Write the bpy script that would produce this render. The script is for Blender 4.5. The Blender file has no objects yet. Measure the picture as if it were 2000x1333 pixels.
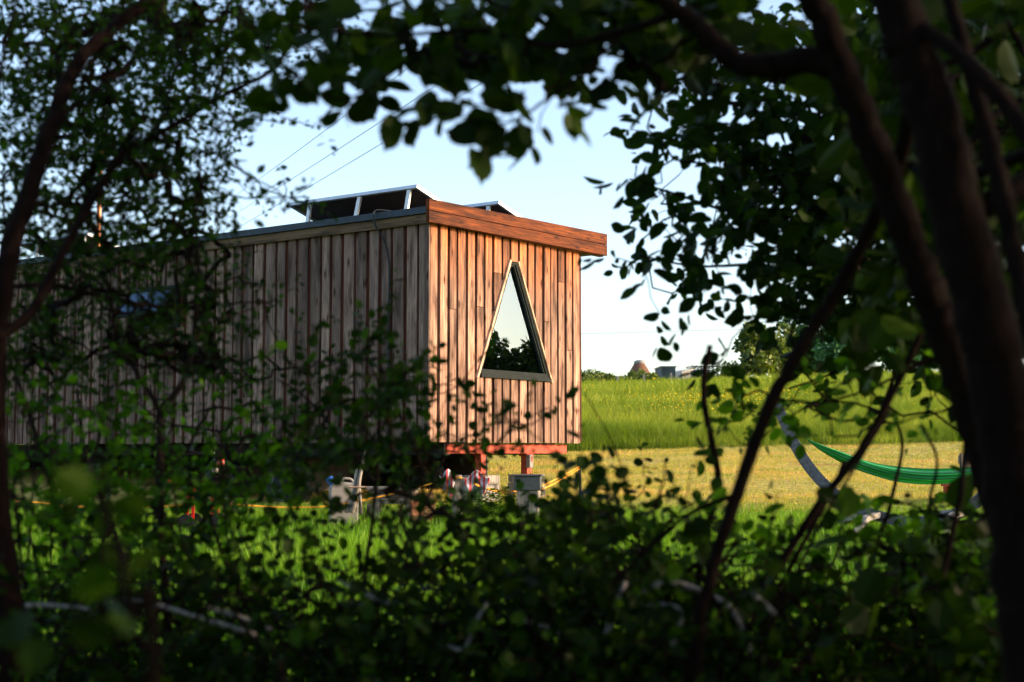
import bpy, math, random
import numpy as np
from mathutils import Vector, Matrix
random.seed(7); RNG = np.random.default_rng(11)
scene = bpy.context.scene; COL = scene.collection

# ------------------------------------------------------------------ camera
EYE = 0.65
F = 2777.8; CX, CY = 1000.0, 666.5
PITCH = math.radians(4.5)
cam = bpy.data.cameras.new("camera"); cam_o = bpy.data.objects.new("camera", cam); COL.objects.link(cam_o)
cam.lens = 50; cam.sensor_width = 36; cam.clip_start = 0.05; cam.clip_end = 3000
cam_o.location = (0, 0, EYE); cam_o.rotation_euler = (math.radians(90) + PITCH, 0, 0)
cam.dof.use_dof = True; cam.dof.focus_distance = 15.6; cam.dof.aperture_fstop = 3.6; cam.dof.aperture_blades = 9
scene.camera = cam_o

# ------------------------------------------------------------------ light
SUN_AZ = math.radians(-5); SUN_EL = math.radians(14)          # azimuth measured from +X towards +Y
world = bpy.data.worlds.new("World"); scene.world = world; world.use_nodes = True
wn = world.node_tree; wn.nodes.clear()
sky = wn.nodes.new("ShaderNodeTexSky"); sky.sky_type = 'NISHITA'; sky.sun_disc = False
sky.sun_elevation = SUN_EL; sky.sun_rotation = math.pi/2 - SUN_AZ
sky.air_density = .8; sky.dust_density = 2.3; sky.ozone_density = .7; sky.altitude = 50
bg = wn.nodes.new("ShaderNodeBackground"); bg.inputs[1].default_value = 0.15
wo = wn.nodes.new("ShaderNodeOutputWorld")
wn.links.new(sky.outputs[0], bg.inputs[0]); wn.links.new(bg.outputs[0], wo.inputs[0])
sun = bpy.data.lights.new("sun", 'SUN'); sun.energy = 2.0; sun.angle = math.radians(0.5); sun.color = (1.0, 0.72, 0.48)
sun_o = bpy.data.objects.new("sun", sun); COL.objects.link(sun_o)
SD = Vector((math.cos(SUN_AZ)*math.cos(SUN_EL), math.sin(SUN_AZ)*math.cos(SUN_EL), math.sin(SUN_EL)))
sun_o.rotation_euler = SD.to_track_quat('Z', 'Y').to_euler(); sun_o.location = (20, 0, 20)
vs = scene.view_settings
vs.view_transform = 'Standard'; vs.look = 'None'; vs.exposure = 1.65; vs.gamma = 1.0; vs.use_curve_mapping = False
scene.cycles.max_bounces = 6; scene.cycles.transparent_max_bounces = 12
scene.cycles.sample_clamp_indirect = 4

# ------------------------------------------------------------------ helpers
cp, sp = math.cos(PITCH), math.sin(PITCH)
def ray(px, py):
    px = np.asarray(px, float); py = np.asarray(py, float)
    a = (px - CX)/F; b = (CY - py)/F
    y = cp - b*sp; z = sp + b*cp
    return np.stack([a/y, np.ones_like(a), z/y], -1)
def P(px, py, d):                                   # point seen along a ray, at distance d in front
    r = ray(px, py)*np.asarray(d, float)[..., None]
    r[..., 2] += EYE
    return r
TY = [-30, 0, 4, 8, 12, 15, 18, 21, 24, 30, 45, 60, 75, 95, 160, 500, 900]
TZ = [-.7, -.6, -.55, -.42, -.12, 0, .15, .40, .72, 1.22, 2.30, 3.20, 3.92, 4.3, 3.4, -4, -10]
def T(x, y):
    x = np.asarray(x, float); y = np.asarray(y, float)
    z = np.interp(y, TY, TZ)
    z = z + 0.026*np.clip(x - 1, -14, 30)*np.clip((y - 16)/10, 0, 1)
    z = z + .03*np.sin(x*.9 + y*.3)*np.sin(y*.7 - x*.2) + .05*np.sin(x*.21 + 1)*np.sin(y*.17)*np.clip((y-20)/20, 0, 1)
    return z

def tagit(o, label=None, cat=None, group=None, kind=None):
    if label: o["label"] = label
    if cat: o["category"] = cat
    if group: o["group"] = group
    if kind: o["kind"] = kind
    return o
def empty(name, loc=(0, 0, 0), rz=0, **k):
    o = bpy.data.objects.new(name, None); COL.objects.link(o)
    o.location = loc; o.rotation_euler = (0, 0, rz); o.empty_display_size = .2
    return tagit(o, **k)

def mesh_np(name, V, loops, sizes, mat, parent=None, smooth=False, attrs=None):
    V = np.ascontiguousarray(V, dtype=np.float32); loops = np.asarray(loops, np.int32); sizes = np.asarray(sizes, np.int32)
    me = bpy.data.meshes.new(name)
    me.vertices.add(len(V)); me.vertices.foreach_set("co", V.ravel())
    me.loops.add(len(loops)); me.loops.foreach_set("vertex_index", loops)
    me.polygons.add(len(sizes))
    st = np.concatenate([[0], np.cumsum(sizes)[:-1]]).astype(np.int32)
    me.polygons.foreach_set("loop_start", st); me.polygons.foreach_set("loop_total", sizes)
    me.polygons.foreach_set("use_smooth", np.full(len(sizes), bool(smooth)))
    me.update(calc_edges=True); me.validate()
    if attrs:
        for k, a in attrs.items():
            a = np.asarray(a, np.float32)
            if a.ndim == 1:
                at = me.attributes.new(k, 'FLOAT', 'POINT'); at.data.foreach_set("value", a)
            else:
                at = me.attributes.new(k, 'FLOAT_VECTOR', 'POINT'); at.data.foreach_set("vector", a.ravel())
    if mat: me.materials.append(mat)
    o = bpy.data.objects.new(name, me); COL.objects.link(o); o.parent = parent
    return o

class MB:                                            # collects solids, links them as ONE mesh
    def __init__(s): s.V = []; s.L = []; s.S = []; s.A = []; s.n = 0
    def add(s, V, faces, a=(.5, 0, .5)):
        V = np.asarray(V, float)
        s.V.append(V); s.A.append(np.tile(np.array(a, float), (len(V), 1)))
        for f in faces:
            s.L.extend([i + s.n for i in f]); s.S.append(len(f))
        s.n += len(V)
    def box(s, x0, x1, y0, y1, z0, z1, a=(.5, 0, .5), M=None):
        V = np.array([[x, y, z] for z in (z0, z1) for y in (y0, y1) for x in (x0, x1)], float)
        if M is not None: V = V @ M[:3, :3].T + M[:3, 3]
        s.add(V, [(0, 2, 3, 1), (4, 5, 7, 6), (0, 1, 5, 4), (2, 6, 7, 3), (0, 4, 6, 2), (1, 3, 7, 5)], a)
    def beam(s, p, q, w, h, up=(0, 0, 1), a=(.5, 0, .5)):
        p = np.array(p, float); q = np.array(q, float); d = q - p; L = np.linalg.norm(d); d /= L
        up = np.array(up, float); r = np.cross(d, up)
        if np.linalg.norm(r) < 1e-4: r = np.cross(d, (1, 0, 0))
        r /= np.linalg.norm(r); u = np.cross(r, d)
        M = np.eye(4); M[:3, 0] = r; M[:3, 1] = d; M[:3, 2] = u; M[:3, 3] = p
        s.box(-w/2, w/2, 0, L, -h/2, h/2, a, M)
    def prism(s, poly, axis, t0, t1, a=(.5, 0, .5)):  # poly in the two other axes, extruded along axis
        n = len(poly); V = []
        for t in (t0, t1):
            for (u, v) in poly:
                c = [u, v]; c.insert(axis, t); V.append(c)
        ar = sum(poly[i][0]*poly[(i+1) % n][1] - poly[(i+1) % n][0]*poly[i][1] for i in range(n))
        fl = (ar > 0) == (axis != 1)
        A = list(range(n)); B = list(range(n, 2*n))
        F_ = [A[::-1] if fl else A, B if fl else B[::-1]]
        for i in range(n):
            j = (i+1) % n
            F_.append((i, j, n+j, n+i) if fl else (j, i, n+i, n+j))
        s.add(V, F_, a)
    def tube(s, pts, rad, k=8, a=(.5, 0, .5), cap=True, rough=0.0):
        pts = np.asarray(pts, float); n = len(pts)
        rad = np.full(n, rad) if np.isscalar(rad) else np.asarray(rad, float)
        t = np.gradient(pts, axis=0); t /= np.linalg.norm(t, axis=1)[:, None] + 1e-9
        ref = np.array([0, 0, 1.]) if abs(t[0][2]) < .9 else np.array([1., 0, 0])
        V = []
        r = np.cross(t[0], ref); r /= np.linalg.norm(r)
        for i in range(n):
            r = r - t[i]*np.dot(r, t[i]); r /= np.linalg.norm(r) + 1e-9
            u = np.cross(t[i], r)
            for j in range(k):
                an = 2*math.pi*j/k
                rr = rad[i]*(1 + rough*(random.random() - .5))
                V.append(pts[i] + rr*(math.cos(an)*r + math.sin(an)*u))
        F_ = []
        for i in range(n-1):
            for j in range(k):
                F_.append((i*k+j, i*k+(j+1) % k, (i+1)*k+(j+1) % k, (i+1)*k+j))
        if cap: F_ += [tuple(range(k))[::-1], tuple((n-1)*k+j for j in range(k))]
        s.add(V, F_, a)
    def lathe(s, c, prof, k=20, a=(.5, 0, .5), M=None):   # prof: (radius, height) pairs
        V = []; n = len(prof)
        for (r, h) in prof:
            for j in range(k):
                an = 2*math.pi*j/k; V.append((r*math.cos(an), r*math.sin(an), h))
        V = np.array(V)
        if M is not None: V = V @ M[:3, :3].T
        V = V + np.array(c, float)
        F_ = [(i*k+j, i*k+(j+1) % k, (i+1)*k+(j+1) % k, (i+1)*k+j) for i in range(n-1) for j in range(k)]
        F_ += [tuple(range(k))[::-1], tuple((n-1)*k+j for j in range(k))]
        s.add(V, F_, a)
    def build(s, name, mat, parent=None, smooth=False, bevel=0):
        o = mesh_np(name, np.concatenate(s.V), s.L, s.S, mat, parent, smooth, {"bc": np.concatenate(s.A)})
        if bevel:
            m = o.modifiers.new("bevel", 'BEVEL'); m.width = bevel; m.segments = 2; m.limit_method = 'ANGLE'
        return o
def spline(pts, n=8):                                # Catmull-Rom through points
    pts = np.asarray(pts, float); Q = np.vstack([2*pts[0]-pts[1], pts, 2*pts[-1]-pts[-2]]); out = []
    for i in range(1, len(Q)-2):
        for t in np.linspace(0, 1, n, endpoint=False):
            a, b, c, d = Q[i-1], Q[i], Q[i+1], Q[i+2]
            out.append(.5*((2*b) + (-a+c)*t + (2*a-5*b+4*c-d)*t*t + (-a+3*b-3*c+d)*t**3))
    out.append(Q[-2]); return np.array(out)

# ------------------------------------------------------------------ materials
def mat_new(name):
    m = bpy.data.materials.new(name); m.use_nodes = True; nt = m.node_tree
    b = nt.nodes["Principled BSDF"]; return m, nt, b
def N(nt, t, **k):
    n = nt.nodes.new(t)
    for a, v in k.items():
        if a.startswith('_'): n.inputs[a[1:].replace('_', ' ')].default_value = v
        else: setattr(n, a, v)
    return n
def ramp(nt, fac, stops):
    r = nt.nodes.new("ShaderNodeValToRGB"); e = r.color_ramp.elements
    while len(e) < len(stops): e.new(.5)
    for i, (p, c) in enumerate(stops):
        e[i].position = p; e[i].color = (*c, 1) if len(c) == 3 else c
    nt.links.new(fac, r.inputs[0]); return r
def mixc(nt, fac, a, b, mode='MIX'):
    m = nt.nodes.new("ShaderNodeMix"); m.data_type = 'RGBA'; m.blend_type = mode
    for s_, v in ((m.inputs[0], fac), (m.inputs[6], a), (m.inputs[7], b)):
        if hasattr(v, 'is_linked') or hasattr(v, 'links'): nt.links.new(v, s_)
        elif isinstance(v, (int, float)): s_.default_value = v
        else: s_.default_value = (*v, 1)
    return m.outputs[2]
def plain(name, col, rough=.6, metal=0, nscale=12, namt=.25, bump=0.0):
    m, nt, b = mat_new(name)
    tc = N(nt, "ShaderNodeTexCoord"); no = N(nt, "ShaderNodeTexNoise", _Scale=nscale, _Detail=6)
    nt.links.new(tc.outputs["Object"], no.inputs["Vector"])
    d = tuple(c*(1-namt) for c in col); l = tuple(min(1, c*(1+namt)) for c in col)
    r = ramp(nt, no.outputs[0], [(.3, d), (.7, l)])
    nt.links.new(r.outputs[0], b.inputs["Base Color"])
    b.inputs["Roughness"].default_value = rough; b.inputs["Metallic"].default_value = metal; b.inputs["Specular IOR Level"].default_value = .5 if metal else .2
    if bump:
        bp = N(nt, "ShaderNodeBump", _Strength=bump, _Distance=.01)
        nt.links.new(no.outputs[0], bp.inputs["Height"]); nt.links.new(bp.outputs[0], b.inputs["Normal"])
    return m
def wood(name, dark, mid, light, recess, horiz=False, knots=1.0, rough=.75, along='Z', fresh=None, blot_lo=.16):
    m, nt, b = mat_new(name); lk = nt.links.new
    at = N(nt, "ShaderNodeAttribute", attribute_name="bc"); sx = N(nt, "ShaderNodeSeparateXYZ"); lk(at.outputs["Vector"], sx.inputs[0])
    tc = N(nt, "ShaderNodeTexCoord")
    off = N(nt, "ShaderNodeCombineXYZ")
    ml = N(nt, "ShaderNodeMath", operation='MULTIPLY'); lk(sx.outputs[2], ml.inputs[0]); ml.inputs[1].default_value = 37.0
    for i in range(3): lk(ml.outputs[0], off.inputs[i])
    ad = N(nt, "ShaderNodeVectorMath", operation='ADD'); lk(tc.outputs["Object"], ad.inputs[0]); lk(off.outputs[0], ad.inputs[1])
    def mapped(s1, s2):
        mp = N(nt, "ShaderNodeMapping"); sc = {'Z': (s1, s1, s2), 'Y': (s1, s2, s1), 'X': (s2, s1, s1)}[along]
        mp.inputs["Scale"].default_value = sc; lk(ad.outputs[0], mp.inputs[0]); return mp.outputs[0]
    grain = N(nt, "ShaderNodeTexNoise", _Scale=1.0, _Detail=8, _Roughness=.65, _Distortion=.6); lk(mapped(70, 2.5), grain.inputs["Vector"])
    blot = N(nt, "ShaderNodeTexNoise", _Scale=1.0, _Detail=5, _Roughness=.6); lk(mapped(9, 1.4), blot.inputs["Vector"])
    big = N(nt, "ShaderNodeTexNoise", _Scale=1.0, _Detail=3); lk(mapped(3, 1.0), big.inputs["Vector"])
    kn = N(nt, "ShaderNodeTexVoronoi", _Scale=1.0, _Randomness=1.0); lk(mapped(10, 3.2), kn.inputs["Vector"])
    g = ramp(nt, grain.outputs[0], [(.28, dark), (.5, mid), (.72, light)])
    s1 = ramp(nt, blot.outputs[0], [(.36, (blot_lo, blot_lo*.88, blot_lo*.82)), (.46, (.7+blot_lo*.4-.06, .68+blot_lo*.4-.06, .66+blot_lo*.4-.06)), (.55, (1.05, 1.05, 1.05)), (.68, (1.45, 1.38, 1.3))])
    c = mixc(nt, .85, g.outputs[0], s1.outputs[0], 'MULTIPLY')
    tr = ramp(nt, sx.outputs[0], [(0, (.42, .40, .39)), (.5, (1, .99, .98)), (1, (1.5, 1.46, 1.42))])
    c = mixc(nt, 1.0, c, tr.outputs[0], 'MULTIPLY')
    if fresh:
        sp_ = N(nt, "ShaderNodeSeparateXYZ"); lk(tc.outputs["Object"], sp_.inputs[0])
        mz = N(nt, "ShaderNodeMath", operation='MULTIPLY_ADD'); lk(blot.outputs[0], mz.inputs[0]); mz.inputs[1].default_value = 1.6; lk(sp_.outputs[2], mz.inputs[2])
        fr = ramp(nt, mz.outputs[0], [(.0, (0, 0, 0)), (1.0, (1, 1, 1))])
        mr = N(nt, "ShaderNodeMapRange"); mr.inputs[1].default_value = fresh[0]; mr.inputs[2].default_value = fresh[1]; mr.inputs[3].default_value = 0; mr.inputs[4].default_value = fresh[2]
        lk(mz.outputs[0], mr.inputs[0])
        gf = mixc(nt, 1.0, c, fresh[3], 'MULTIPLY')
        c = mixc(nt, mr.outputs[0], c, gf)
    kd = ramp(nt, kn.outputs["Distance"], [(.07, (.08, .05, .035)), (.13, (.45, .38, .33)), (.25, (1, 1, 1))])
    c = mixc(nt, .9*knots, c, kd.outputs[0], 'MULTIPLY')
    rc = mixc(nt, .8, recess, s1.outputs[0], 'MULTIPLY')
    c = mixc(nt, sx.outputs[1], c, rc)
    lk(c, b.inputs["Base Color"]); b.inputs["Roughness"].default_value = rough; b.inputs["Specular IOR Level"].default_value = .12
    bp = N(nt, "ShaderNodeBump", _Strength=.5, _Distance=.004); lk(grain.outputs[0], bp.inputs["Height"]); lk(bp.outputs[0], b.inputs["Normal"])
    return m
def leafmat(name, c0, c1, c2, trans=.4, rough=.5, spec=.4):
    m, nt, b = mat_new(name); lk = nt.links.new
    at = N(nt, "ShaderNodeAttribute", attribute_name="tint")
    r = ramp(nt, at.outputs["Fac"], [(0, c0), (.55, c1), (1, c2)])
    lk(r.outputs[0], b.inputs["Base Color"]); b.inputs["Roughness"].default_value = rough
    b.inputs["Specular IOR Level"].default_value = spec
    t = N(nt, "ShaderNodeBsdfTranslucent")
    tcol = mixc(nt, 1.0, r.outputs[0], (1.5, 1.7, .45), 'MULTIPLY'); lk(tcol, t.inputs[0])
    mx = N(nt, "ShaderNodeMixShader"); mx.inputs[0].default_value = trans
    lk(b.outputs[0], mx.inputs[1]); lk(t.outputs[0], mx.inputs[2]); lk(mx.outputs[0], nt.nodes["Material Output"].inputs[0])
    return m
def barkmat(name, a, b_, scale=18):
    m, nt, b = mat_new(name); lk = nt.links.new
    tc = N(nt, "ShaderNodeTexCoord"); mp = N(nt, "ShaderNodeMapping"); mp.inputs["Scale"].default_value = (1, 1, .35)
    no = N(nt, "ShaderNodeTexNoise", _Scale=scale*3, _Detail=8, _Roughness=.7); lk(tc.outputs["Object"], mp.inputs[0]); lk(mp.outputs[0], no.inputs["Vector"])
    r = ramp(nt, no.outputs[0], [(.35, a), (.65, b_)]); lk(r.outputs[0], b.inputs["Base Color"]); b.inputs["Roughness"].default_value = .9; b.inputs["Specular IOR Level"].default_value = .05
    bp = N(nt, "ShaderNodeBump", _Strength=.7, _Distance=.01); lk(no.outputs[0], bp.inputs["Height"]); lk(bp.outputs[0], b.inputs["Normal"])
    return m

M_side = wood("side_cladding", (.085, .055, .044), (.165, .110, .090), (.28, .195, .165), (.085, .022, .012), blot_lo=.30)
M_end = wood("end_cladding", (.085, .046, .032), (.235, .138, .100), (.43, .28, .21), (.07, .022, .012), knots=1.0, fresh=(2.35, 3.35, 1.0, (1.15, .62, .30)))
M_fascia = wood("fascia_timber", (.025, .006, .002), (.10, .023, .004), (.24, .062, .010), (.1, .03, .01), rough=.7, along='Y')
M_barge = wood("barge_timber", (.09, .055, .03), (.14, .09, .055), (.19, .125, .08), (.1, .05, .03), along='X', knots=.5)
M_trim = wood("window_trim_wood", (.40, .24, .15), (.55, .36, .25), (.62, .43, .32), (.3, .2, .1), knots=.4)
M_old = wood("old_grey_timber", (.16, .14, .12), (.28, .25, .22), (.38, .35, .31), (.1, .08, .06), knots=.6)
M_redpost = plain("red_oxide_paint", (.40, .065, .035), .6, nscale=20, namt=.4, bump=.2)
M_flash = plain("slate_blue_flashing", (.02, .034, .05), .5)
M_frame = plain("anthracite_frame", (.014, .019, .018), .85, 0)
M_alu = plain("aluminium", (.5, .52, .56), .5, .6, namt=.08)
M_panelback = plain("panel_backsheet", (.07, .05, .05), .5)
M_pv = plain("panel_cells", (.01, .015, .04), .15)
M_roof = plain("roof_membrane", (.05, .055, .06), .7)
M_inner = plain("interior_board", (.10, .08, .06), .8)
M_copper = plain("copper_flue", (.42, .16, .07), .4, .6)
M_black = plain("black_rubber", (.012, .012, .013), .7)
M_dark = plain("dark_steel", (.02, .02, .022), .6)
M_white = plain("white_plastic", (.24, .22, .20), .45, namt=.12)
M_grey = plain("grey_plastic", (.08, .085, .085), .5)
M_blue = plain("blue_plastic", (.01, .12, .55), .4)
M_red = plain("red_enamel", (.55, .02, .012), .4)
M_rope = plain("orange_rope", (.75, .33, .03), .7, nscale=200)
M_hose = plain("black_hose", (.015, .017, .02), .5)
M_greyw = plain("hammock_timber", (.10, .095, .10), .6, nscale=30, namt=.35)
M_brick = None
def brickmat():
    m, nt, b = mat_new("weathered_brick"); lk = nt.links.new
    tc = N(nt, "ShaderNodeTexCoord"); br = N(nt, "ShaderNodeTexBrick")
    br.inputs["Color1"].default_value = (.20, .07, .03, 1); br.inputs["Color2"].default_value = (.13, .05, .025, 1); br.inputs["Mortar"].default_value = (.16, .12, .09, 1)
    br.inputs["Scale"].default_value = 6; mp = N(nt, "ShaderNodeMapping"); mp.inputs["Rotation"].default_value = (math.pi/2, 0, 0)
    lk(tc.outputs["Object"], mp.inputs[0]); lk(mp.outputs[0], br.inputs[0]); lk(br.outputs[0], b.inputs["Base Color"]); b.inputs["Roughness"].default_value = .9
    return m
M_brick = brickmat()
m, nt, b = mat_new("window_glass"); M_glass = m
gl = N(nt, "ShaderNodeBsdfGlossy"); gl.inputs["Roughness"].default_value = 0.0; gl.inputs[0].default_value = (.60, .78, 1.0, 1)
tr = N(nt, "ShaderNodeBsdfTransparent"); tr.inputs[0].default_value = (.75, .85, .80, 1)
fr = N(nt, "ShaderNodeFresnel"); fr.inputs[0].default_value = 1.6
mx = N(nt, "ShaderNodeMixShader"); ma = N(nt, "ShaderNodeMath", operation='MULTIPLY_ADD'); ma.inputs[1].default_value = 1.0; ma.inputs[2].default_value = .06
nt.links.new(fr.outputs[0], ma.inputs[0]); nt.links.new(ma.outputs[0], mx.inputs[0]); nt.links.new(tr.outputs[0], mx.inputs[1]); nt.links.new(gl.outputs[0], mx.inputs[2])
nt.links.new(mx.outputs[0], nt.nodes["Material Output"].inputs[0])

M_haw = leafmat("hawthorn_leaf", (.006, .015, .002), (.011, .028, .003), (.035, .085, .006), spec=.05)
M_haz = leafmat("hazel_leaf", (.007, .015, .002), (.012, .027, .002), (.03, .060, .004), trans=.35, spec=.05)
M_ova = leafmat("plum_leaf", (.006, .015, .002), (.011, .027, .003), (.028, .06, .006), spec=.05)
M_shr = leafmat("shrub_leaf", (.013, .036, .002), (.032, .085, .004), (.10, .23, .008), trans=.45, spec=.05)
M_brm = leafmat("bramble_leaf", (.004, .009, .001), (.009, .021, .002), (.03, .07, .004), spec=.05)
M_far = leafmat("far_foliage", (.03, .10, .035), (.055, .16, .055), (.10, .21, .07), trans=.25)
M_hedge = leafmat("hedge_foliage", (.05, .075, .010), (.09, .125, .015), (.15, .19, .025), trans=.25)
M_meadow = leafmat("meadow_grass", (.075, .125, .006), (.165, .225, .012), (.38, .37, .06), trans=.35, rough=.6, spec=.2)
M_lawn = leafmat("mown_grass", (.13, .20, .02), (.40, .37, .05), (.66, .40, .14), trans=.25, rough=.7, spec=.2)
M_lush = leafmat("lush_grass", (.05, .12, .004), (.105, .22, .008), (.22, .33, .02), trans=.45, rough=.5, spec=.25)
M_flower = plain("buttercup_petal", (.85, .55, .01), .5)
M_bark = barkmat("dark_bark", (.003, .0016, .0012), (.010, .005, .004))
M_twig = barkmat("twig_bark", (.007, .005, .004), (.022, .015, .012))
M_cane = barkmat("pale_cane_bark", (.12, .11, .11), (.26, .25, .25))

def groundmat():
    m, nt, b = mat_new("ground_soil_grass"); lk = nt.links.new
    tc = N(nt, "ShaderNodeTexCoord"); sx = N(nt, "ShaderNodeSeparateXYZ"); lk(tc.outputs["Object"], sx.inputs[0])
    n1 = N(nt, "ShaderNodeTexNoise", _Scale=1.1, _Detail=8, _Roughness=.6); lk(tc.outputs["Object"], n1.inputs["Vector"])
    n2 = N(nt, "ShaderNodeTexNoise", _Scale=14.0, _Detail=6, _Roughness=.7); lk(tc.outputs["Object"], n2.inputs["Vector"])
    lawn = ramp(nt, n2.outputs[0], [(.36, (.34, .16, .05)), (.47, (.40, .32, .07)), (.65, (.62, .52, .14))])
    brown = ramp(nt, n1.outputs[0], [(.56, (0, 0, 0)), (.66, (1, 1, 1))])
    lc = mixc(nt, brown.outputs[0], lawn.outputs[0], (.42, .20, .08))
    near = ramp(nt, n2.outputs[0], [(.35, (.04, .08, .008)), (.6, (.10, .20, .012))])
    mead = ramp(nt, n2.outputs[0], [(.35, (.07, .10, .012)), (.6, (.18, .22, .025))])
    a = N(nt, "ShaderNodeMapRange"); a.inputs[1].default_value = 15.5; a.inputs[2].default_value = 17.5; lk(sx.outputs[1], a.inputs[0])
    c_ = mixc(nt, a.outputs[0], near.outputs[0], lc)  # greener near grass; its edge also stands in for a cast shadow
    a2 = N(nt, "ShaderNodeMapRange"); a2.inputs[1].default_value = 23.6; a2.inputs[2].default_value = 24.2; lk(sx.outputs[1], a2.inputs[0])
    c_ = mixc(nt, a2.outputs[0], c_, mead.outputs[0])
    lk(c_, b.inputs["Base Color"]); b.inputs["Roughness"].default_value = .95; b.inputs["Specular IOR Level"].default_value = .1
    bp = N(nt, "ShaderNodeBump", _Strength=.8, _Distance=.03); lk(n2.outputs[0], bp.inputs["Height"]); lk(bp.outputs[0], b.inputs["Normal"])
    return m

# ------------------------------------------------------------------ terrain
gx = np.concatenate([np.linspace(-700, -40, 18), np.linspace(-36, 60, 150), np.linspace(70, 700, 18)])
gy = np.concatenate([np.linspace(-30, 50, 190), np.linspace(51, 160, 60), np.linspace(180, 900, 20)])
X, Y = np.meshgrid(gx, gy); Z = T(X, Y)
idx = np.arange(X.size).reshape(X.shape)
q = np.stack([idx[:-1, :-1], idx[:-1, 1:], idx[1:, 1:], idx[1:, :-1]], -1).reshape(-1)
g = mesh_np("ground", np.stack([X, Y, Z], -1).reshape(-1, 3), q, np.full(len(q)//4, 4), groundmat(), smooth=True)
tagit(g, kind="structure")

# ------------------------------------------------------------------ grass
def blades(name, xy, h, w, tint, mat, lean=.35, label=None):
    n = len(xy); z = T(xy[:, 0], xy[:, 1]) - .01
    b0 = np.stack([xy[:, 0], xy[:, 1], z], 1)
    an = RNG.uniform(0, 2*math.pi, n); side = np.stack([np.cos(an), np.sin(an), 0*an], 1)*(w/2)[:, None]
    la = RNG.uniform(0, 2*math.pi, n); lm = RNG.uniform(.05, lean, n)*h
    ld = np.stack([np.cos(la)*lm, np.sin(la)*lm, 0*la], 1); up = np.stack([0*h, 0*h, h], 1)
    V = np.stack([b0-side, b0+side, b0+side*.8+up*.55+ld*.35, b0-side*.8+up*.55+ld*.35, b0+up+ld], 1)
    base = np.arange(n)[:, None]*5
    L = np.concatenate([base + np.array([0, 1, 2, 3]), base + np.array([3, 2, 4])], 1).reshape(-1)
    S = np.tile([4, 3], n)
    o = mesh_np(name, V.reshape(-1, 3), L, S, mat, attrs={"tint": np.repeat(tint, 5)})
    return tagit(o, label=label, cat="grass", kind="stuff")
def patchy(x, y, s=1.0):
    return .5 + .22*np.sin(x*1.3*s + 2*np.sin(y*.9*s)) + .2*np.sin(y*1.7*s + x*.6*s + 1.3) + .12*np.sin(x*3.7*s - y*2.9*s)
def meadow():
    xs, hs, ws = [], [], []
    def zone(y0, y1, n, h0, h1, w):
        y = RNG.uniform(y0, y1, n); x = y*.03 - 1.5 + RNG.uniform(0, 1, n)*(y*.36 + 2.0)
        cl = RNG.normal(0, .12, (n, 2))
        xs.append(np.stack([x+cl[:, 0]*0, y], 1)); hs.append(RNG.uniform(h0, h1, n)*(.35 + .7*patchy(x, y, .6) + .55*patchy(x+7, y*1.3, 2.3))); ws.append(np.full(n, w)*RNG.uniform(.6, 1.3, n))
    zone(23.7, 27, 52000, .18, .46, .006); zone(27, 34, 60000, .2, .46, .009); zone(34, 46, 42000, .25, .5, .02); zone(46, 80, 50000, .22, .5, .035)
    xy = np.concatenate(xs); h = np.concatenate(hs); w = np.concatenate(ws)
    edge = 23.75 + .18*np.sin(xy[:, 0]*1.7) + .12*np.sin(xy[:, 0]*4.1) + RNG.normal(0, .12, len(h))
    k = xy[:, 1] > edge; xy, h, w = xy[k], h[k], w[k]
    t = np.clip(patchy(xy[:, 0], xy[:, 1], .5)*.75 + .35*patchy(xy[:, 0]+3, xy[:, 1], 2.1) - .3 + RNG.uniform(0, .6, len(h)), 0, 1)
    h *= np.clip((xy[:, 1]-23.4)/1.3, .5, 1)
    blades("meadow_grass", xy, h, w, t, M_meadow, .85, "tall sunlit uncut meadow grass rising up the slope behind the mown lawn")
meadow()
def lawn():
    n = 110000; y = RNG.uniform(14.5, 23.8, n); x = RNG.uniform(-1.5, 9.5, n)
    k = x < y*.38 + .5
    x, y = x[k], y[k]; p = patchy(x, y, 1.4)
    k = RNG.uniform(0, 1, len(x)) < np.clip(1.5*p + .1, .25, 1); x, y, p = x[k], y[k], p[k]
    far = np.clip((y - 15.2)/2.2, 0, 1)
    t = np.clip(-.15 + .45*far*p + .6*far*patchy(x*1.1+2, y*2.2, 1.9) + RNG.uniform(0, .45, len(x)), 0, 1)
    blades("mown_lawn_grass", np.stack([x, y], 1), RNG.uniform(.02, .055, len(x)), RNG.uniform(.006, .012, len(x)), t, M_lawn, .9, "short dry yellow mown grass between the cabin and the meadow")
    n = 1500; x = RNG.uniform(1, 9, n); y = 23.6 + RNG.normal(0, .15, n)
lawn()
def lush():
    n = 120000; y = RNG.uniform(5.5, 16.4, n)**1.0; x = RNG.uniform(-6.5, 6.5, n)
    k = (np.abs(x) < y*.38 + .6) & (RNG.uniform(0, 1, n) < np.where(y > 14.6, np.clip((16.4-y)/1.8, .05, 1)*.8, 1))
    # under the cabin almost nothing grows
    ux = (x + .9)*.809 - (y - 15.3)*.588; uy = (x + .9)*.588 + (y - 15.3)*.809
    k &= ~((ux < -.2) & (uy > .0))
    x, y = x[k], y[k]; p = patchy(x, y, .8)
    h = RNG.uniform(.05, .17, len(x))*(.5 + p)*np.where(x > 1.2, .8, 1.1)*np.clip(1.25-(y-10)*.12, .55, 1.2)
    t = np.clip(p*.6 + RNG.uniform(0, .5, len(x)), 0, 1)
    blades("lush_grass", np.stack([x, y], 1), h, RNG.uniform(.006, .013, len(x)), t, M_lush, .6, "bright green lush grass in front of the cabin behind the hedge")
lush()
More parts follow.
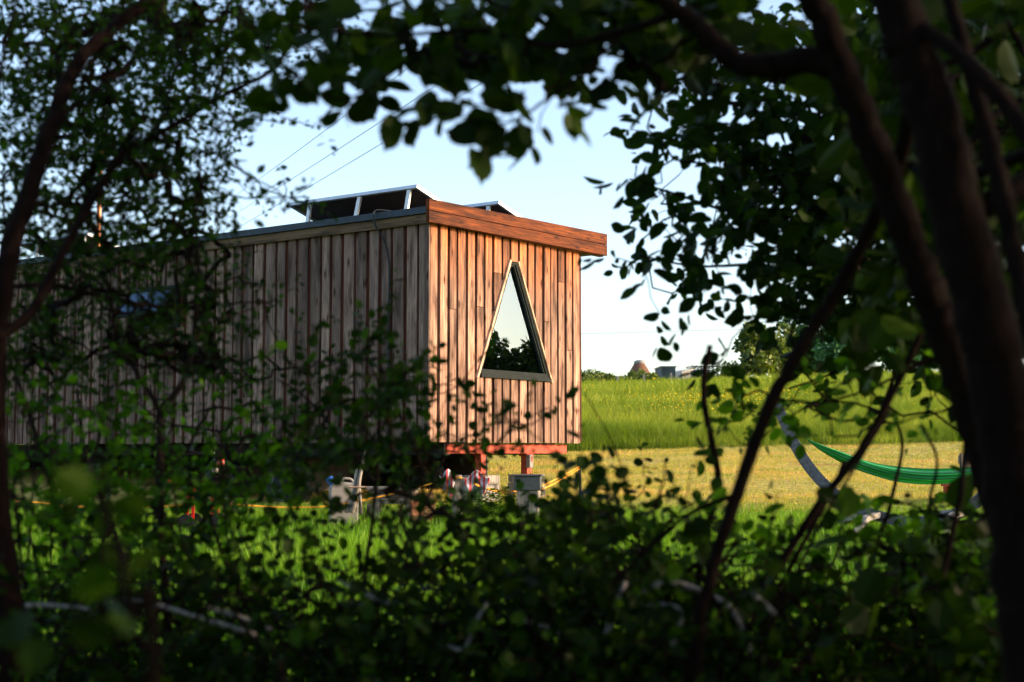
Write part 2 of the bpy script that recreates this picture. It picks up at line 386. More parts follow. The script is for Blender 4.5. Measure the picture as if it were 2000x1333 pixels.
# buttercups: a drift nobody could count
def flowers():
    n = 650
    y = np.concatenate([RNG.normal(31, 2.6, n), RNG.uniform(24.5, 45, 260)]); fx = RNG.normal(0, 1, n+260)
    x = np.where(np.arange(n+260) < n, y*.143 + fx*y*.03, y*(.05 + .3*RNG.uniform(0, 1, n+260)))
    k = (y > 24.3); x, y = x[k], y[k]; n = len(x)
    c = np.stack([x, y, T(x, y) + RNG.uniform(.38, .58, n)], 1); r = RNG.uniform(.011, .021, n)*(y/30)
    an = np.arange(5)*2*math.pi/5
    tilt = RNG.uniform(-.8, .8, (n, 2))
    ring = np.stack([np.cos(an), np.sin(an)], 1)
    V = np.zeros((n, 6, 3)); V[:, :5, :2] = ring[None]*r[:, None, None]
    V[:, :5, 2] = (ring[None, :, 0]*tilt[:, None, 0] + ring[None, :, 1]*tilt[:, None, 1])*r[:, None] + .4*r[:, None]; V += c[:, None]
    b_ = np.arange(n)[:, None]*6; L = np.concatenate([b_ + np.array([i, (i+1) % 5, 5]) for i in range(5)], 1).reshape(-1)
    tagit(mesh_np("buttercup_flowers", V.reshape(-1, 3), L, np.full(5*n, 3), M_flower), label="drift of small yellow buttercups in the tall meadow grass", cat="flowers", kind="stuff")
flowers()

# ------------------------------------------------------------------ cabin
CN = P(836, 860, 15.3)
cabin = empty("cabin", tuple(CN), math.atan2(-.588, .809), label="long wood clad cabin with a triangular end window, raised on red supports", cat="cabin")
ex = np.array([math.cos(cabin.rotation_euler[2]), math.sin(cabin.rotation_euler[2]), 0]); ey = np.array([-ex[1], ex[0], 0])
def loc(p): p = np.asarray(p) - CN; return np.array([p @ ex, p @ ey, p[2]])
def wld(x, y, z): return CN + ex*x + ey*y + np.array([0, 0, z])
OR = loc(np.array([0, 0, EYE]))
def hit(px, py, axis, val):
    r = ray(px, py); r = np.array([r @ ex, r @ ey, r[2]])
    t = (val - OR[axis])/r[axis]; return OR + r*t
def onend(px, py, x=0.0): h = hit(px, py, 0, x); return h[1], h[2]
def onside(px, py, y=0.0): h = hit(px, py, 1, y); return h[0], h[2]
W = onend(1136, 861)[0]; HT = onend(840, 436)[1] + .03; LEN = 9.6
print("W", W, "HT", HT, "fasc", onend(839, 388, .12), onend(839, 432, .12), onend(1186, 458, .12), onend(1186, 500, .12), "gut", onside(838, 402, -.08), onside(500, 445, -.08))
BT = .024
# window triangle (outer line of the opening) on the end wall
wa = [onend(*p) for p in ((993.5, 511), (1006, 512))]; wb = onend(931, 731); wc = onend(1070, 741)
sillz = (wb[1] + wc[1])/2; apz = (wa[0][1] + wa[1][1])/2
tri = [(wb[0], sillz), (wc[0], sillz), (wa[1][0], apz), (wa[0][0], apz)]
print("tri", tri)
def topline(v):
    (b0, s), (b1, _), (a1, t), (a0, _) = tri
    if v <= b0 or v >= b1: return s
    if v < a0: return s + (t-s)*(v-b0)/(a0-b0)
    if v <= a1: return t
    return t + (s-t)*(v-a1)/(b1-a1)
def end_strip(mb, v0, v1, x0, x1, z0, z1, a):
    b0, b1 = tri[0][0], tri[1][0]
    if v1 <= b0 or v0 >= b1 or z1 <= sillz or z0 >= apz:
        mb.prism([(v0, z0), (v1, z0), (v1, z1), (v0, z1)], 0, x0, x1, a); return
    br = sorted([v for v in (b0, tri[3][0], tri[2][0], b1) if v0 < v < v1])
    up = [(v1, topline(v1))] + [(v, topline(v)) for v in br[::-1]] + [(v0, topline(v0))]
    up = [(v, min(max(z, z0), z1)) for v, z in up]
    mb.prism([(v0, z1)] + up[::-1] + [(v1, z1)], 0, x0, x1, a)
    c0, c1 = max(v0, b0), min(v1, b1)
    if z0 < sillz:
        mb.prism([(v0, z0), (v1, z0), (v1, sillz), (v0, sillz)], 0, x0, x1, a)
mb = MB()
end_strip(mb, 0.0, tri[3][0], -.05, 0, 0, HT, (.5, 1, .3)); end_strip(mb, tri[3][0], W, -.05, 0, 0, HT, (.5, 1, .7))
v = 0.0; rb = random.Random(3)
while v < W - .05:
    w = rb.uniform(.108, .135); v1 = min(v + w, W)
    zj = rb.choice([None, None, rb.uniform(.3, 2.1)])
    a = (rb.uniform(.2, .95), 0, rb.random())
    th = BT + rb.uniform(-.003, .004)
    if zj:
        end_strip(mb, v, v1, 0, th, -.02, zj - .003, a); end_strip(mb, v, v1, 0, th, zj + .003, HT, (rb.uniform(.2, .95), 0, rb.random()))
    else: end_strip(mb, v, v1, 0, th, -.02 + rb.uniform(-.008, .008), HT, a)
    v = v1 + rb.uniform(.034, .056)
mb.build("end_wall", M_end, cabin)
# side wall with the small top-hung window
sw0 = onside(262, 566); sw1 = onside(352, 640)
WX0, WX1, WZ0, WZ1 = sw0[0], sw1[0], sw1[1], sw0[1]
print("sidewin", WX0, WX1, WZ0, WZ1)
mb = MB()
def side_box(x0, x1, y0, y1, z0, z1, a):
    if x1 <= WX0 or x0 >= WX1 or z1 <= WZ0 or z0 >= WZ1: mb.box(x0, x1, y0, y1, z0, z1, a); return
    if z0 < WZ0: mb.box(x0, x1, y0, y1, z0, WZ0, a)
    if z1 > WZ1: mb.box(x0, x1, y0, y1, WZ1, z1, a)
for xa, xb in ((-LEN, WX0), (WX0, WX1), (WX1, -.052)): side_box(xa, xb, 0, .05, 0, HT, (.5, 1, rb.random()))
x = 0.02
while x > -LEN:
    w = rb.uniform(.105, .15); x0 = max(x - w, -LEN)
    zj = rb.choice([None, None, None, rb.uniform(.3, 2.1)]); th = BT + rb.uniform(-.004, .004)
    a = (rb.uniform(.1, .95), 0, rb.random())
    if x0 < WX0 < x or x0 < WX1 < x: zj = None
    if zj: side_box(x0, x, -th, 0, -.02, zj-.003, a); side_box(x0, x, -th, 0, zj+.003, HT, (rb.uniform(.1, .95), 0, rb.random()))
    else: side_box(x0, x, -th, 0, -.02 + rb.uniform(-.008, .008), HT, a)
    if rb.random() < .3: side_box(x0 - .03, x0 - .005, -.010, 0, -.01, HT, (.3, .7, rb.random()))
    x = x0 - rb.uniform(.035, .07)
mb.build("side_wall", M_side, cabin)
# far wall with its own window, seen through the glass
fw = [hit(948, 668, 1, W-.05), hit(1011, 665, 1, W-.05), hit(1011, 560, 1, W-.05)]
FX1 = fw[1][0]; FX0 = FX1 - .95; FZ0 = fw[1][2]; FZ1 = hit(1000, 572, 1, W-.05)[2]
print("farwin", FX0, FX1, FZ0, FZ1)
mb = MB()
mb.box(-LEN, FX0, W-.05, W, 0, HT); mb.box(FX1, -.05, W-.05, W, 0, HT); mb.box(FX0, FX1, W-.05, W, 0, FZ0); mb.box(FX0, FX1, W-.05, W, FZ1, HT)
mb.build("far_wall", M_inner, cabin)
mb = MB(); mb.box(-LEN-.05, -LEN, .0, W, 0, HT); mb.build("rear_wall", M_inner, cabin)
mb = MB(); mb.box(-LEN, -.05, .05, W-.05, 0, .06); mb.box(-4.2, -4.12, .05, W-.05, .06, HT-.06); mb.box(-LEN, -.05, .05, W-.05, HT-.06, HT)  # floor, ceiling and an added partition that keeps the room dark
mb.build("interior_lining", M_inner, cabin)
# roof, gutter flashing, barge board, fascia
fl0 = onend(838.5, 388, .14); fl1 = onend(838.5, 433, .14); fr0 = onend(1186, 458, .14); fr1 = onend(1186, 500, .14)
RT = onside(838, 403, -.08)[1]
print("RT", RT, fl0, fl1, fr0, fr1)
mb = MB(); mb.box(-LEN-.1, .09, -.03, W+.42, HT + .005, RT - .012); mb.build("roof", M_roof, cabin)
mb = MB(); mb.box(-LEN-.1, .088, -.10, -.034, RT-.075, RT); mb.box(-LEN-.1, .088, -.034, .12, RT-.010, RT+.003); mb.build("roof_flashing", M_flash, cabin, bevel=.004)
mb = MB(); mb.box(-LEN-.05, .085, -.068, -.032, HT-.045, RT-.078, (.4, 0, .2)); mb.build("barge_board", M_barge, cabin, bevel=.003)
fas = empty("fascia"); fas.parent = cabin
midz0 = fl1[1] + (fl0[1]-fl1[1])*.5; midz1 = fr1[1] + (fr0[1]-fr1[1])*.5
for (za, zb, zc, zd, aa) in ((fl1[1], midz0-.003, midz1-.003, fr1[1], (.45, 0, .13)), (midz0+.003, fl0[1], fr0[1], midz1+.003, (.6, 0, .77))):
    mb = MB(); mb.prism([(fl0[0], za), (fr0[0], zd), (fr0[0], zc), (fl0[0], zb)], 0, .092, .14, aa); mb.build("fascia_board", M_fascia, fas, bevel=.003)
mb = MB(); mb.box(.028, .089, -.02, fr0[0]-.02, fl1[1]+.02, fl1[1]+.045); mb.build("soffit", M_barge, cabin)
mb = MB(); mb.box(-.035, .026, -BT-.008, -BT-.002+.006, -.02, HT-.05, (.3, 0, .4)); mb.build("corner_post", M_side, cabin)
# triangular window
win = empty("triangular_window"); win.parent = cabin
def inset(poly, d):
    n = len(poly); out = []; cxy = np.mean(poly, axis=0)
    for i in range(n):
        p0, p1, p2 = (np.array(poly[(i+k) % n]) for k in (-1, 0, 1))
        def nrm(a, b):
            e = (b-a)/np.linalg.norm(b-a); nn = np.array([-e[1], e[0]])
            return nn if nn @ (cxy-a) > 0 else -nn
        n1, n2 = nrm(p0, p1), nrm(p1, p2); s_ = n1+n2; s_ = s_/(1 + n1 @ n2)
        out.append(tuple(p1 + s_*d))
    return out
def ring(name, po, pi, x0, x1, mat, par):
    mb = MB(); n = len(po)
    for i in range(n):
        j = (i+1) % n; mb.prism([po[i], po[j], pi[j], pi[i]], 0, x0, x1, (.6, 0, i*.2))
    return mb.build(name, mat, par)
t1 = inset(tri, .012); t2 = inset(tri, .036); t3 = inset(tri, .058)
ring("frame", t1, t2, -.03, .028, M_frame, win); ring("sash", t2, t3, -.045, .012, M_frame, win)
mb = MB(); mb.prism(t3, 0, -.030, -.024); mb.build("pane", M_glass, win)
mb = MB(); mb.box(-.02, .06, tri[0][0]+.02, tri[1][0]+.0, sillz-.035, sillz+.012); mb.box(-.02, .03, tri[0][0]+.03, tri[1][0]-.01, sillz+.012, sillz+.06); mb.build("sill", M_frame, win, bevel=.003)
for sgn, (pa, pb) in ((-1, (tri[0], tri[3])), (1, (tri[1], tri[2]))):
    pa = np.array(pa); pb = np.array(pb); e = (pb-pa)/np.linalg.norm(pb-pa); nn = np.array([e[1], -e[0]]); 
    if nn[0]*sgn < 0: nn = -nn
    pa2 = pa - e*.06; wd = .03 if sgn < 0 else .022
    mb = MB(); mb.prism([tuple(pa2), tuple(pb), tuple(pb+nn*wd), tuple(pa2+nn*wd)], 0, -.01, .05, (.7, 0, .3+sgn*.1)); mb.build("trim", M_trim, win, bevel=.002)
# glass ball on the inner sill
gz = onend(988, 727)
mb = MB(); prof = [(.004, -.055)] + [(.055*math.sin(t), -.055*math.cos(t)) for t in np.linspace(.25, 2.9, 12)] + [(.004, .055)]
mb.lathe(wld(-.10, gz[0]+.02, sillz+.105), prof, 20); o = mb.build("glass_ball", M_glass, smooth=True); tagit(o, "small clear glass globe on the sill inside the triangular window", "ornament")
mb = MB(); mb.box(-.35, -.05, tri[0][0]-.1, tri[1][0]+.1, sillz-.02, sillz+.045); mb.build("window_shelf", M_inner, cabin)
# side window, open
sw = empty("top_hung_window"); sw.parent = cabin
mb = MB()
for (xa, xb, za, zb) in ((WX0, WX0+.05, WZ0, WZ1), (WX1-.05, WX1, WZ0, WZ1), (WX0+.05, WX1-.05, WZ0, WZ0+.05), (WX0+.05, WX1-.05, WZ1-.05, WZ1)): mb.box(xa, xb, -.04, .03, za, zb)
mb.build("frame", M_frame, sw)
an = math.radians(38); Hh = (WZ1-WZ0)-.06
mb = MB(); Mx = np.eye(4); Mx[:3, :3] = np.array(Matrix.Rotation(-an, 3, 'X')); Mx[:3, 3] = (0, -.045, WZ1-.03)
for (xa, xb, za, zb) in ((WX0+.02, WX0+.07, -Hh, 0), (WX1-.07, WX1-.02, -Hh, 0), (WX0+.07, WX1-.07, -Hh, -Hh+.05), (WX0+.07, WX1-.07, -.05, 0)): mb.box(xa, xb, -.03, 0, za, zb, M=Mx)
mb.build("sash", M_frame, sw); mb = MB(); mb.box(WX0+.07, WX1-.07, -.02, -.012, -Hh+.05, -.05, M=Mx); mb.build("pane", M_glass, sw)
# solar panels
def solar(px_pts, yin, legs, tiltdrop, depth):
    (xa, za) = onside(*px_pts[0], yin); (xb, zb) = onside(*px_pts[1], yin)
    z = (za+zb)/2; x0, x1 = min(xa, xb), max(xa, xb)
    pn = empty("solar_panel"); pn.parent = cabin
    th = math.atan2(tiltdrop, depth); Ld = math.hypot(tiltdrop, depth)
    Mx = np.eye(4); Mx[:3, :3] = np.array(Matrix.Rotation(-th, 3, 'X')); Mx[:3, 3] = (0, yin, z)
    mb = MB()
    for (a_, b_, c_, d_) in ((x0, x1, 0, .035), (x0, x1, Ld-.035, Ld), (x0, x0+.035, .035, Ld-.035), (x1-.035, x1, .035, Ld-.035)): mb.box(a_, b_, c_, d_, -.04, 0, M=Mx)
    mb.build("panel_frame", M_alu, pn)
    mb = MB(); mb.box(x0+.035, x1-.035, .035, Ld-.035, -.022, -.012, M=Mx); mb.build("panel_backsheet", M_panelback, pn)
    mb = MB(); mb.box(x0+.035, x1-.035, .035, Ld-.035, -.010, -.003, M=Mx); mb.build("panel_cells", M_pv, pn)
    for (lt, lb) in legs:
        t_ = onside(*lt, yin+.03); b_ = onside(*lb, yin+.03)
        mb = MB(); mb.beam((b_[0], yin+.03, RT-.01), (t_[0], yin+.03, z-.04), .05, .03, up=(0, 1, 0)); mb.build("panel_leg", M_alu, pn)
    print("solar", x0, x1, z-RT)
solar([(563, 396), (815, 361)], .35, [((606, 398), (599, 430)), ((703, 380), (692, 418)), ((800, 370), (791, 405))], .30, 1.05)
zz = onside(815, 361, .35)[1]
def solar2():
    x1, _ = hit(975, 392, 2, zz)[0], 0; yin = hit(975, 392, 2, zz)[1]
    print("p2", x1, yin)
    solar([(975 - 40, 397.5), (975, 392)], yin, [], .30, 1.05)
h2 = hit(975, 392, 2, zz); yin2 = h2[1]
pn = empty("solar_panel"); pn.parent = cabin
th = math.atan2(.30, 1.05); Ld = 1.09; Mx = np.eye(4); Mx[:3, :3] = np.array(Matrix.Rotation(-th, 3, 'X')); Mx[:3, 3] = (0, yin2, zz)
x1 = h2[0]; x0 = x1-2.0; mb = MB()
for (a_, b_, c_, d_) in ((x0, x1, 0, .035), (x0, x1, Ld-.035, Ld), (x0, x0+.035, .035, Ld-.035), (x1-.035, x1, .035, Ld-.035)): mb.box(a_, b_, c_, d_, -.04, 0, M=Mx)
mb.build("panel_frame", M_alu, pn); mb = MB(); mb.box(x0+.035, x1-.035, .035, Ld-.035, -.022, -.012, M=Mx); mb.build("panel_backsheet", M_panelback, pn)
mb = MB(); mb.box(x0+.035, x1-.035, .035, Ld-.035, -.010, -.003, M=Mx); mb.build("panel_cells", M_pv, pn)
for dx in (.18, 1.0, 1.8):
    mb = MB(); mb.beam((x1-dx-.03, yin2+.03, RT-.01), (x1-dx, yin2+.03, zz-.04), .05, .03, up=(0, 1, 0)); mb.build("panel_leg", M_alu, pn)
print("p2", x1, yin2, "W", W)
p3 = onside(34, 471, .35); p3b = onside(172, 455, .35)
solar([(34, 472), (172, 455)], .35, [((72, 470), (70, 505)), ((165, 460), (163, 492))], .26, 1.05)
# flue
fx, fz = onside(192, 480, .6)
mb = MB(); zt = onside(197, 312, .6)[1]
mb.tube([(fx, .6, RT-.02), (fx, .6, zt)], .032, 14); mb.lathe((fx, .6, zt), [(.04, 0), (.062, .02), (.062, .05), (.045, .06), (.045, .075), (.062, .085), (.062, .11), (.02, .14)], 18)
mb.build("flue_pipe", M_copper, cabin, smooth=False)
# hose looping down from the roof
pts = [onside(*p, -.115) for p in ((732, 414), (734, 440), (744, 470), (753, 510), (754, 560), (752, 620), (752, 700), (748, 800))]
pts = [(-.0 + onside(760, 412, -.05)[0], .1, RT+.01), (onside(745, 408, -.08)[0], -.02, RT+.03)] + [(a_, -.125 if i < 2 else -.06, b_) for i, (a_, b_) in enumerate(pts)]
mb = MB(); mb.tube(spline(pts, 6), .011, 6); mb.build("hose", M_hose, cabin, smooth=True)
# chassis beams, red supports, wheels, added shade panels
mb = MB()
for yy in (.45, W-.5): mb.box(-LEN, -.1, yy-.05, yy+.05, -.16, -.022)
for xx in np.arange(-LEN+.3, -.2, 1.1): mb.box(xx-.04, xx+.04, .05, W-.1, -.12, -.024)
mb.build("chassis", M_dark, cabin)
mb = MB(); mb.box(-LEN, -1.45, W-.06, W-.02, -1.15, -.025); mb.box(-LEN, -LEN+.04, .1, W-.1, -1.3, -.025); mb.box(-3.2, -3.16, .9, W-.1, -1.0, -.17); mb.build("shade_panels", M_dark, cabin)  # dark sheets added under the floor, standing in for shade
b0 = onend(867, 874, -.12); b1 = onend(1103, 873, -.12)
sup = empty("end_support"); sup.parent = cabin
mb = MB(); mb.box(-.19, -.09, b0[0], b1[0], -.145, -.035); mb.build("crossbeam", M_redpost, sup, bevel=.004)
for (pa, pb, w_) in (((938, 882), (937, 928), .085), ((1028, 882), (1029, 926), .10)):
    v_ = onend(pa[0], pa[1], -.14)[0]; zb_ = onend(pb[0], pb[1], -.14)[1]
    mb = MB(); mb.box(-.185, -.095, v_-w_/2, v_+w_/2, zb_, -.147); mb.box(-.2, -.08, v_-w_/2-.02, v_+w_/2+.02, -.175, -.146); mb.build("post", M_redpost, sup, bevel=.003)
    wz = wld(-.14, v_, 0); gz_ = float(T(wz[0], wz[1])) - CN[2]
    mb = MB()
    n_ = 3
    for i in range(n_):
        z0_ = gz_ + (zb_-gz_)*i/n_; z1_ = gz_ + (zb_-gz_)*(i+1)/n_ - .004
        mb.box(-.14-.16, -.14+.16, v_-.17+.01*i, v_+.17-.005*i, z0_-(.03 if i == 0 else 0), z1_, (.5, 0, i*.3))
    mb.build("packing_blocks", M_old, cabin, bevel=.004)
eb = onend(1036, 900, -.05)
mb = MB(); mb.box(-.09, -.03, eb[0]-.04, eb[0]+.035, eb[1]-.085, eb[1]+.07); mb.build("meter_box", M_white, cabin, bevel=.008)
mb = MB(); mb.box(-.030, -.026, eb[0]-.018, eb[0]+.016, eb[1]-.01, eb[1]+.045); mb.build("meter_display", M_redpost, cabin)
for xx, lab in ((-2.3, 0), (-3.35, 1)):
    for yy in (.22, W-.3):
        whl = empty("wheel"); whl.parent = cabin
        R_ = np.array(Matrix.Rotation(math.pi/2, 4, 'X')); c_ = (xx, yy, -.50)
        mb = MB(); mb.lathe(c_, [(.20, -.08), (.29, -.09), (.335, -.07), (.34, 0), (.335, .07), (.29, .09), (.20, .08)], 32, M=R_); mb.build("tyre", M_black, whl, smooth=True)
        mb = MB(); mb.lathe(c_, [(.03, -.07), (.06, -.085), (.19, -.05), (.205, -.085), (.205, .085), (.03, .05)], 24, M=R_); mb.build("rim", M_grey, whl)

# ------------------------------------------------------------------ things under and in front of the cabin
def gz(p): return float(T(p[0], p[1]))
def at(px, py, d): return P(px, py, d)
def grounded(px, d):                                 # point on the ground under a column of the view
    p = P(px, 885, d); return np.array([p[0], p[1], gz(p)])
def rustic(name, pts, r, mat, parent=None, k=8):
    mb = MB(); sp_ = spline(pts, 4); rr = np.interp(np.linspace(0, 1, len(sp_)), [0, 1], [r[0], r[1]]) if not np.isscalar(r) else r
    mb.tube(sp_, rr*(1 + .1*np.sin(np.arange(len(sp_))*2.1)), k, (.5, 0, random.random())); return mb.build(name, mat, parent, smooth=True)
# rustic grey post with a striped cloth, which holds the rope
g0 = grounded(893, 13.9); tp = at(893, 928, 13.9)
mb = MB(); mb.tube(np.array([g0 + (0, 0, -.1), g0 + (.005, 0, .12), g0 + (-.004, 0, .28), tp]), [.055, .05, .052, .047], 9, rough=.15)
o = mb.build("wooden_post", M_old, smooth=False); tagit(o, "weathered pale grey wooden post with a striped rag hanging on it, holding the orange rope", "post")
def ragmat():
    m, nt, b = mat_new("striped_cloth"); tc = N(nt, "ShaderNodeTexCoord"); w = N(nt, "ShaderNodeTexWave", _Scale=7.0, _Distortion=1.0); nt.links.new(tc.outputs["Object"], w.inputs[0])
    r = ramp(nt, w.outputs[0], [(.35, (.55, .04, .05)), (.45, (.5, .45, .48)), (.8, (.42, .40, .46))]); nt.links.new(r.outputs[0], b.inputs["Base Color"]); b.inputs["Roughness"].default_value = .9; return m
M_rag = ragmat()
def cloth(name, c, w, h, mat, seed):
    n, m_ = 14, 12; V = []; rr = np.random.default_rng(seed); ph = rr.uniform(0, 6, 4)
    for i in range(n):
        for j in range(m_):
            u, v_ = i/(n-1)-.5, j/(m_-1)
            V.append(c + np.array([u*w*(1-.45*v_), -.06 - .025*math.sin(u*14 + ph[0]) - .015*math.sin(v_*9 + ph[1]), -v_*h*(1 + .25*math.sin(u*5 + ph[2])) + .04*math.cos(u*8)]))
    L = []; S = []
    for i in range(n-1):
        for j in range(m_-1): L += [i*m_+j, (i+1)*m_+j, (i+1)*m_+j+1, i*m_+j+1]; S.append(4)
    o = mesh_np(name, V, L, S, mat, smooth=True); md = o.modifiers.new("th", 'SOLIDIFY'); md.thickness = .004; return o
tagit(cloth("rag", tp + (-.09, 0, .02), .16, .18, M_rag, 1), "red and white rag hung on the left of the grey wooden post", "cloth")
tagit(cloth("rag", tp + (.19, .03, .01), .28, .13, M_rag, 2), "bunched white and purple rag to the right of the grey wooden post", "cloth")
# thin dark stake at the lawn
g1 = grounded(1133, 17.2); mb = MB(); mb.tube(np.array([g1 + (0, 0, -.1), g1 + (.0, 0, .2), at(1130, 893, 17.2)]), [.017, .018, .02], 8)
tagit(mb.build("stake", M_dark), "thin dark fence stake standing in the mown lawn right of the cabin", "stake")
# orange rope
rp = [P(*p) for p in ((-60, 978, 13.2), (60, 981, 13.3), (150, 990, 13.4), (300, 990, 13.5), (420, 984, 13.5), (540, 991, 13.6), (640, 989, 13.7), (720, 975, 13.8), (800, 957, 13.85), (870, 937, 13.84), (893, 933, 13.83), (905, 936, 13.86), (940, 952, 14.2), (980, 962, 14.6), (1012, 966, 14.8), (1060, 955, 15.5), (1100, 935, 16.4), (1130, 917, 17.16), (1136, 913, 17.2))]
mb = MB(); mb.tube(spline(rp, 5), .0085, 6); o = mb.build("rope", M_rope, smooth=True); tagit(o, "long orange rope slung low past the grey post to the thin dark stake", "rope")
rp = [P(*p) for p in ((896, 930, 13.86), (935, 949, 14.2), (975, 958, 14.6), (1010, 960, 14.8), (1060, 948, 15.5), (1100, 929, 16.4), (1131, 912, 17.16))]
mb = MB(); mb.tube(spline(rp, 5), .0085, 6); tagit(mb.build("rope", M_rope, smooth=True), "shorter orange rope running just above the long one, right of the grey post", "rope")
# jerrycan with blue cap
g2 = grounded(672, 13.9); h_ = at(672, 941, 13.9)[2] - g2[2]
jc = empty("water_container", tuple(g2), .2, label="translucent white water container with a blue cap, standing in the grass under the cabin", cat="water container")
mb = MB(); mb.prism([(-.13, 0), (.13, 0), (.14, .03), (.14, h_*.82), (.10, h_*.97), (-.05, h_), (-.12, h_*.95), (-.14, h_*.88), (-.14, .03)], 1, -.09, .09)
mb.build("tank", M_white, jc, bevel=.02); mb = MB(); Mr = np.array(Matrix.Rotation(-.5, 4, 'Y'))
mb.lathe((-.11, 0, h_*.94), [(.03, 0), (.03, .03), (.036, .03), (.036, .07), (.03, .076)], 16, M=Mr); mb.build("cap", M_blue, jc)
mb = MB(); mb.tube(spline([(-.02, 0, h_*.99), (0, 0, h_*1.07), (.07, 0, h_*1.05), (.1, 0, h_*.95)], 4), .012, 8); mb.build("handle", M_white, jc, smooth=True)
# timber prop of lashed sticks
st = empty("stick_frame", tuple(grounded(700, 13.6)), 0, label="rough frame of lashed sticks with one tall leaning branch, beside the white water container", cat="stick frame")
b_ = grounded(700, 13.6)
for (p0, pm, p1, r_) in (((687, 1003), (700, 945), (714, 880), (.03, .012)), ((706, 1005), (703, 970), (701, 930), (.016, .014)), ((676, 1002), (689, 965), (697, 915), (.018, .012))):
    rustic("pole", [P(*p0, 13.6)-b_, P(*pm, 13.62)-b_, P(*p1, 13.65)-b_], r_, M_old, st)
mb = MB(); mb.tube(np.array([P(681, 952, 13.55)-b_, P(716, 952, 13.55)-b_]), .011, 8); mb.build("crossbar", M_trim, st)
# planks on bricks
pb = empty("plank_pile", tuple(grounded(770, 14.4)), -.05, label="low pile of old grey planks lying under the cabin left of the brick stack", cat="plank pile")
zt = at(770, 950, 14.4)[2] - gz(P(770, 885, 14.4))
for i in range(5):
    mb = MB(); mb.box(-.27+.02*i, .26-.03*(i % 2), -.12+.015*i, .12-.02*i, zt-.035*(i+1), zt-.035*i-.005, (.5, 0, i*.17)); mb.build("plank", M_old, pb, bevel=.004)
for xx in (-.2, .18):
    mb = MB(); mb.box(xx-.06, xx+.06, -.1, .1, -.04, zt-.18); mb.build("support_block", M_old, pb, bevel=.005)
bs = empty("brick_stack", tuple(grounded(824, 13.9)), .25, label="small stack of weathered red bricks in front of the cabin left of the grey post", cat="brick stack")
zt = at(824, 962, 13.9)[2] - gz(P(824, 885, 13.9)); nl = 4; rr = random.Random(2)
for i in range(nl):
    for j in range(2):
        hh = zt/nl; ox = rr.uniform(-.008, .008)
        mb = MB(); mb.box(-.115+j*.117+ox, -.003+j*.117+ox, -.08, .08, hh*i+.003, hh*(i+1)-.003, (.5, 0, rr.random())); mb.build("brick", plain("brick_%d%d" % (i, j), (.30+rr.uniform(-.08, .08), .13, .07), .9, nscale=40, namt=.4), bs, bevel=.006)
# grey lidded box by the support
bx = empty("storage_box", tuple(grounded(1031, 14.6)), -.08, label="grey lidded storage box standing below the red support with the meter", cat="storage box")
zt = at(1031, 927, 14.6)[2] - gz(P(1031, 885, 14.6))
mb = MB(); mb.box(-.135, .135, -.12, .12, zt-.16, zt-.02); mb.build("tub", M_grey, bx, bevel=.008)
mb = MB(); mb.box(-.15, .15, -.135, .135, zt-.018, zt); mb.build("lid", M_grey, bx, bevel=.004)
mb = MB(); mb.box(-.11, .11, -.1, .1, -.03, zt-.163); mb.build("base_block", M_old, bx, bevel=.006)
# red trolley on the left with bottle and white canister
tr_ = empty("hand_trolley", tuple(grounded(400, 13.4)), 0, label="red metal hand trolley standing on the left in front of the cabin wheels", cat="trolley")
b_ = grounded(400, 13.4); zt = at(400, 940, 13.4)[2] - b_[2]
mb = MB(); mb.box(-.20, .15, -.16, .16, zt-.02, zt); mb.build("tray", M_red, tr_, bevel=.004)
for (xa, ya) in ((-.13, -.12), (.10, -.12), (-.13, .12), (.10, .12)):
    mb = MB(); mb.beam((xa, ya, .09), (xa+.01, ya, zt-.02), .025, .025); mb.build("leg", M_red, tr_)
for xa in (-.13, .11):
    for ya in (-.17, .17):
        Rm = np.array(Matrix.Rotation(math.pi/2, 4, 'X')); mb = MB(); mb.lathe((xa, ya, .08), [(.03, -.02), (.08, -.02), (.085, 0), (.08, .02), (.03, .02)], 18, M=Rm); mb.build("wheel", M_black, tr_)
mb = MB(); mb.tube(spline([(-.20, -.1, zt-.02), (-.30, -.1, zt+.0), (-.33, 0, zt+.01), (-.30, .1, zt+.0), (-.20, .1, zt-.02)], 5), .012, 8); mb.build("handle", M_red, tr_, smooth=True)
mb = MB(); c_ = b_ + (.10, 0, zt); mb.lathe(tuple(c_), [(.028, 0), (.035, .01), (.035, .05), (.018, .075), (.03, .09), (.03, .12), (.012, .15), (.012, .17)], 16)
tagit(mb.build("white_flask", M_white, smooth=True), "small white flask standing on the tray of the red trolley", "flask")
bt = empty("red_bottle", tuple(b_ + (.14, .05, zt)), 0, label="slim red bottle with white bands on a rod above the red trolley tray", cat="bottle")
mb = MB(); mb.lathe((0, 0, .12), [(.03, 0), (.036, .01), (.036, .09), (.02, .11), (.012, .13)], 16); mb.build("body", M_red, bt, smooth=True)
mb = MB(); mb.lathe((0, 0, .14), [(.037, 0), (.037, .012)], 16); mb.build("band", M_white, bt); mb = MB(); mb.lathe((0, 0, .17), [(.037, 0), (.037, .012)], 16); mb.build("band", M_white, bt)
mb = MB(); mb.tube(np.array([(-.06, 0, 0.001), (-.06, 0, .27)]), .004, 6); mb.tube(np.array([(-.06, 0, .135), (0, 0, .135)]), .006, 6); mb.build("rod", M_alu, bt)
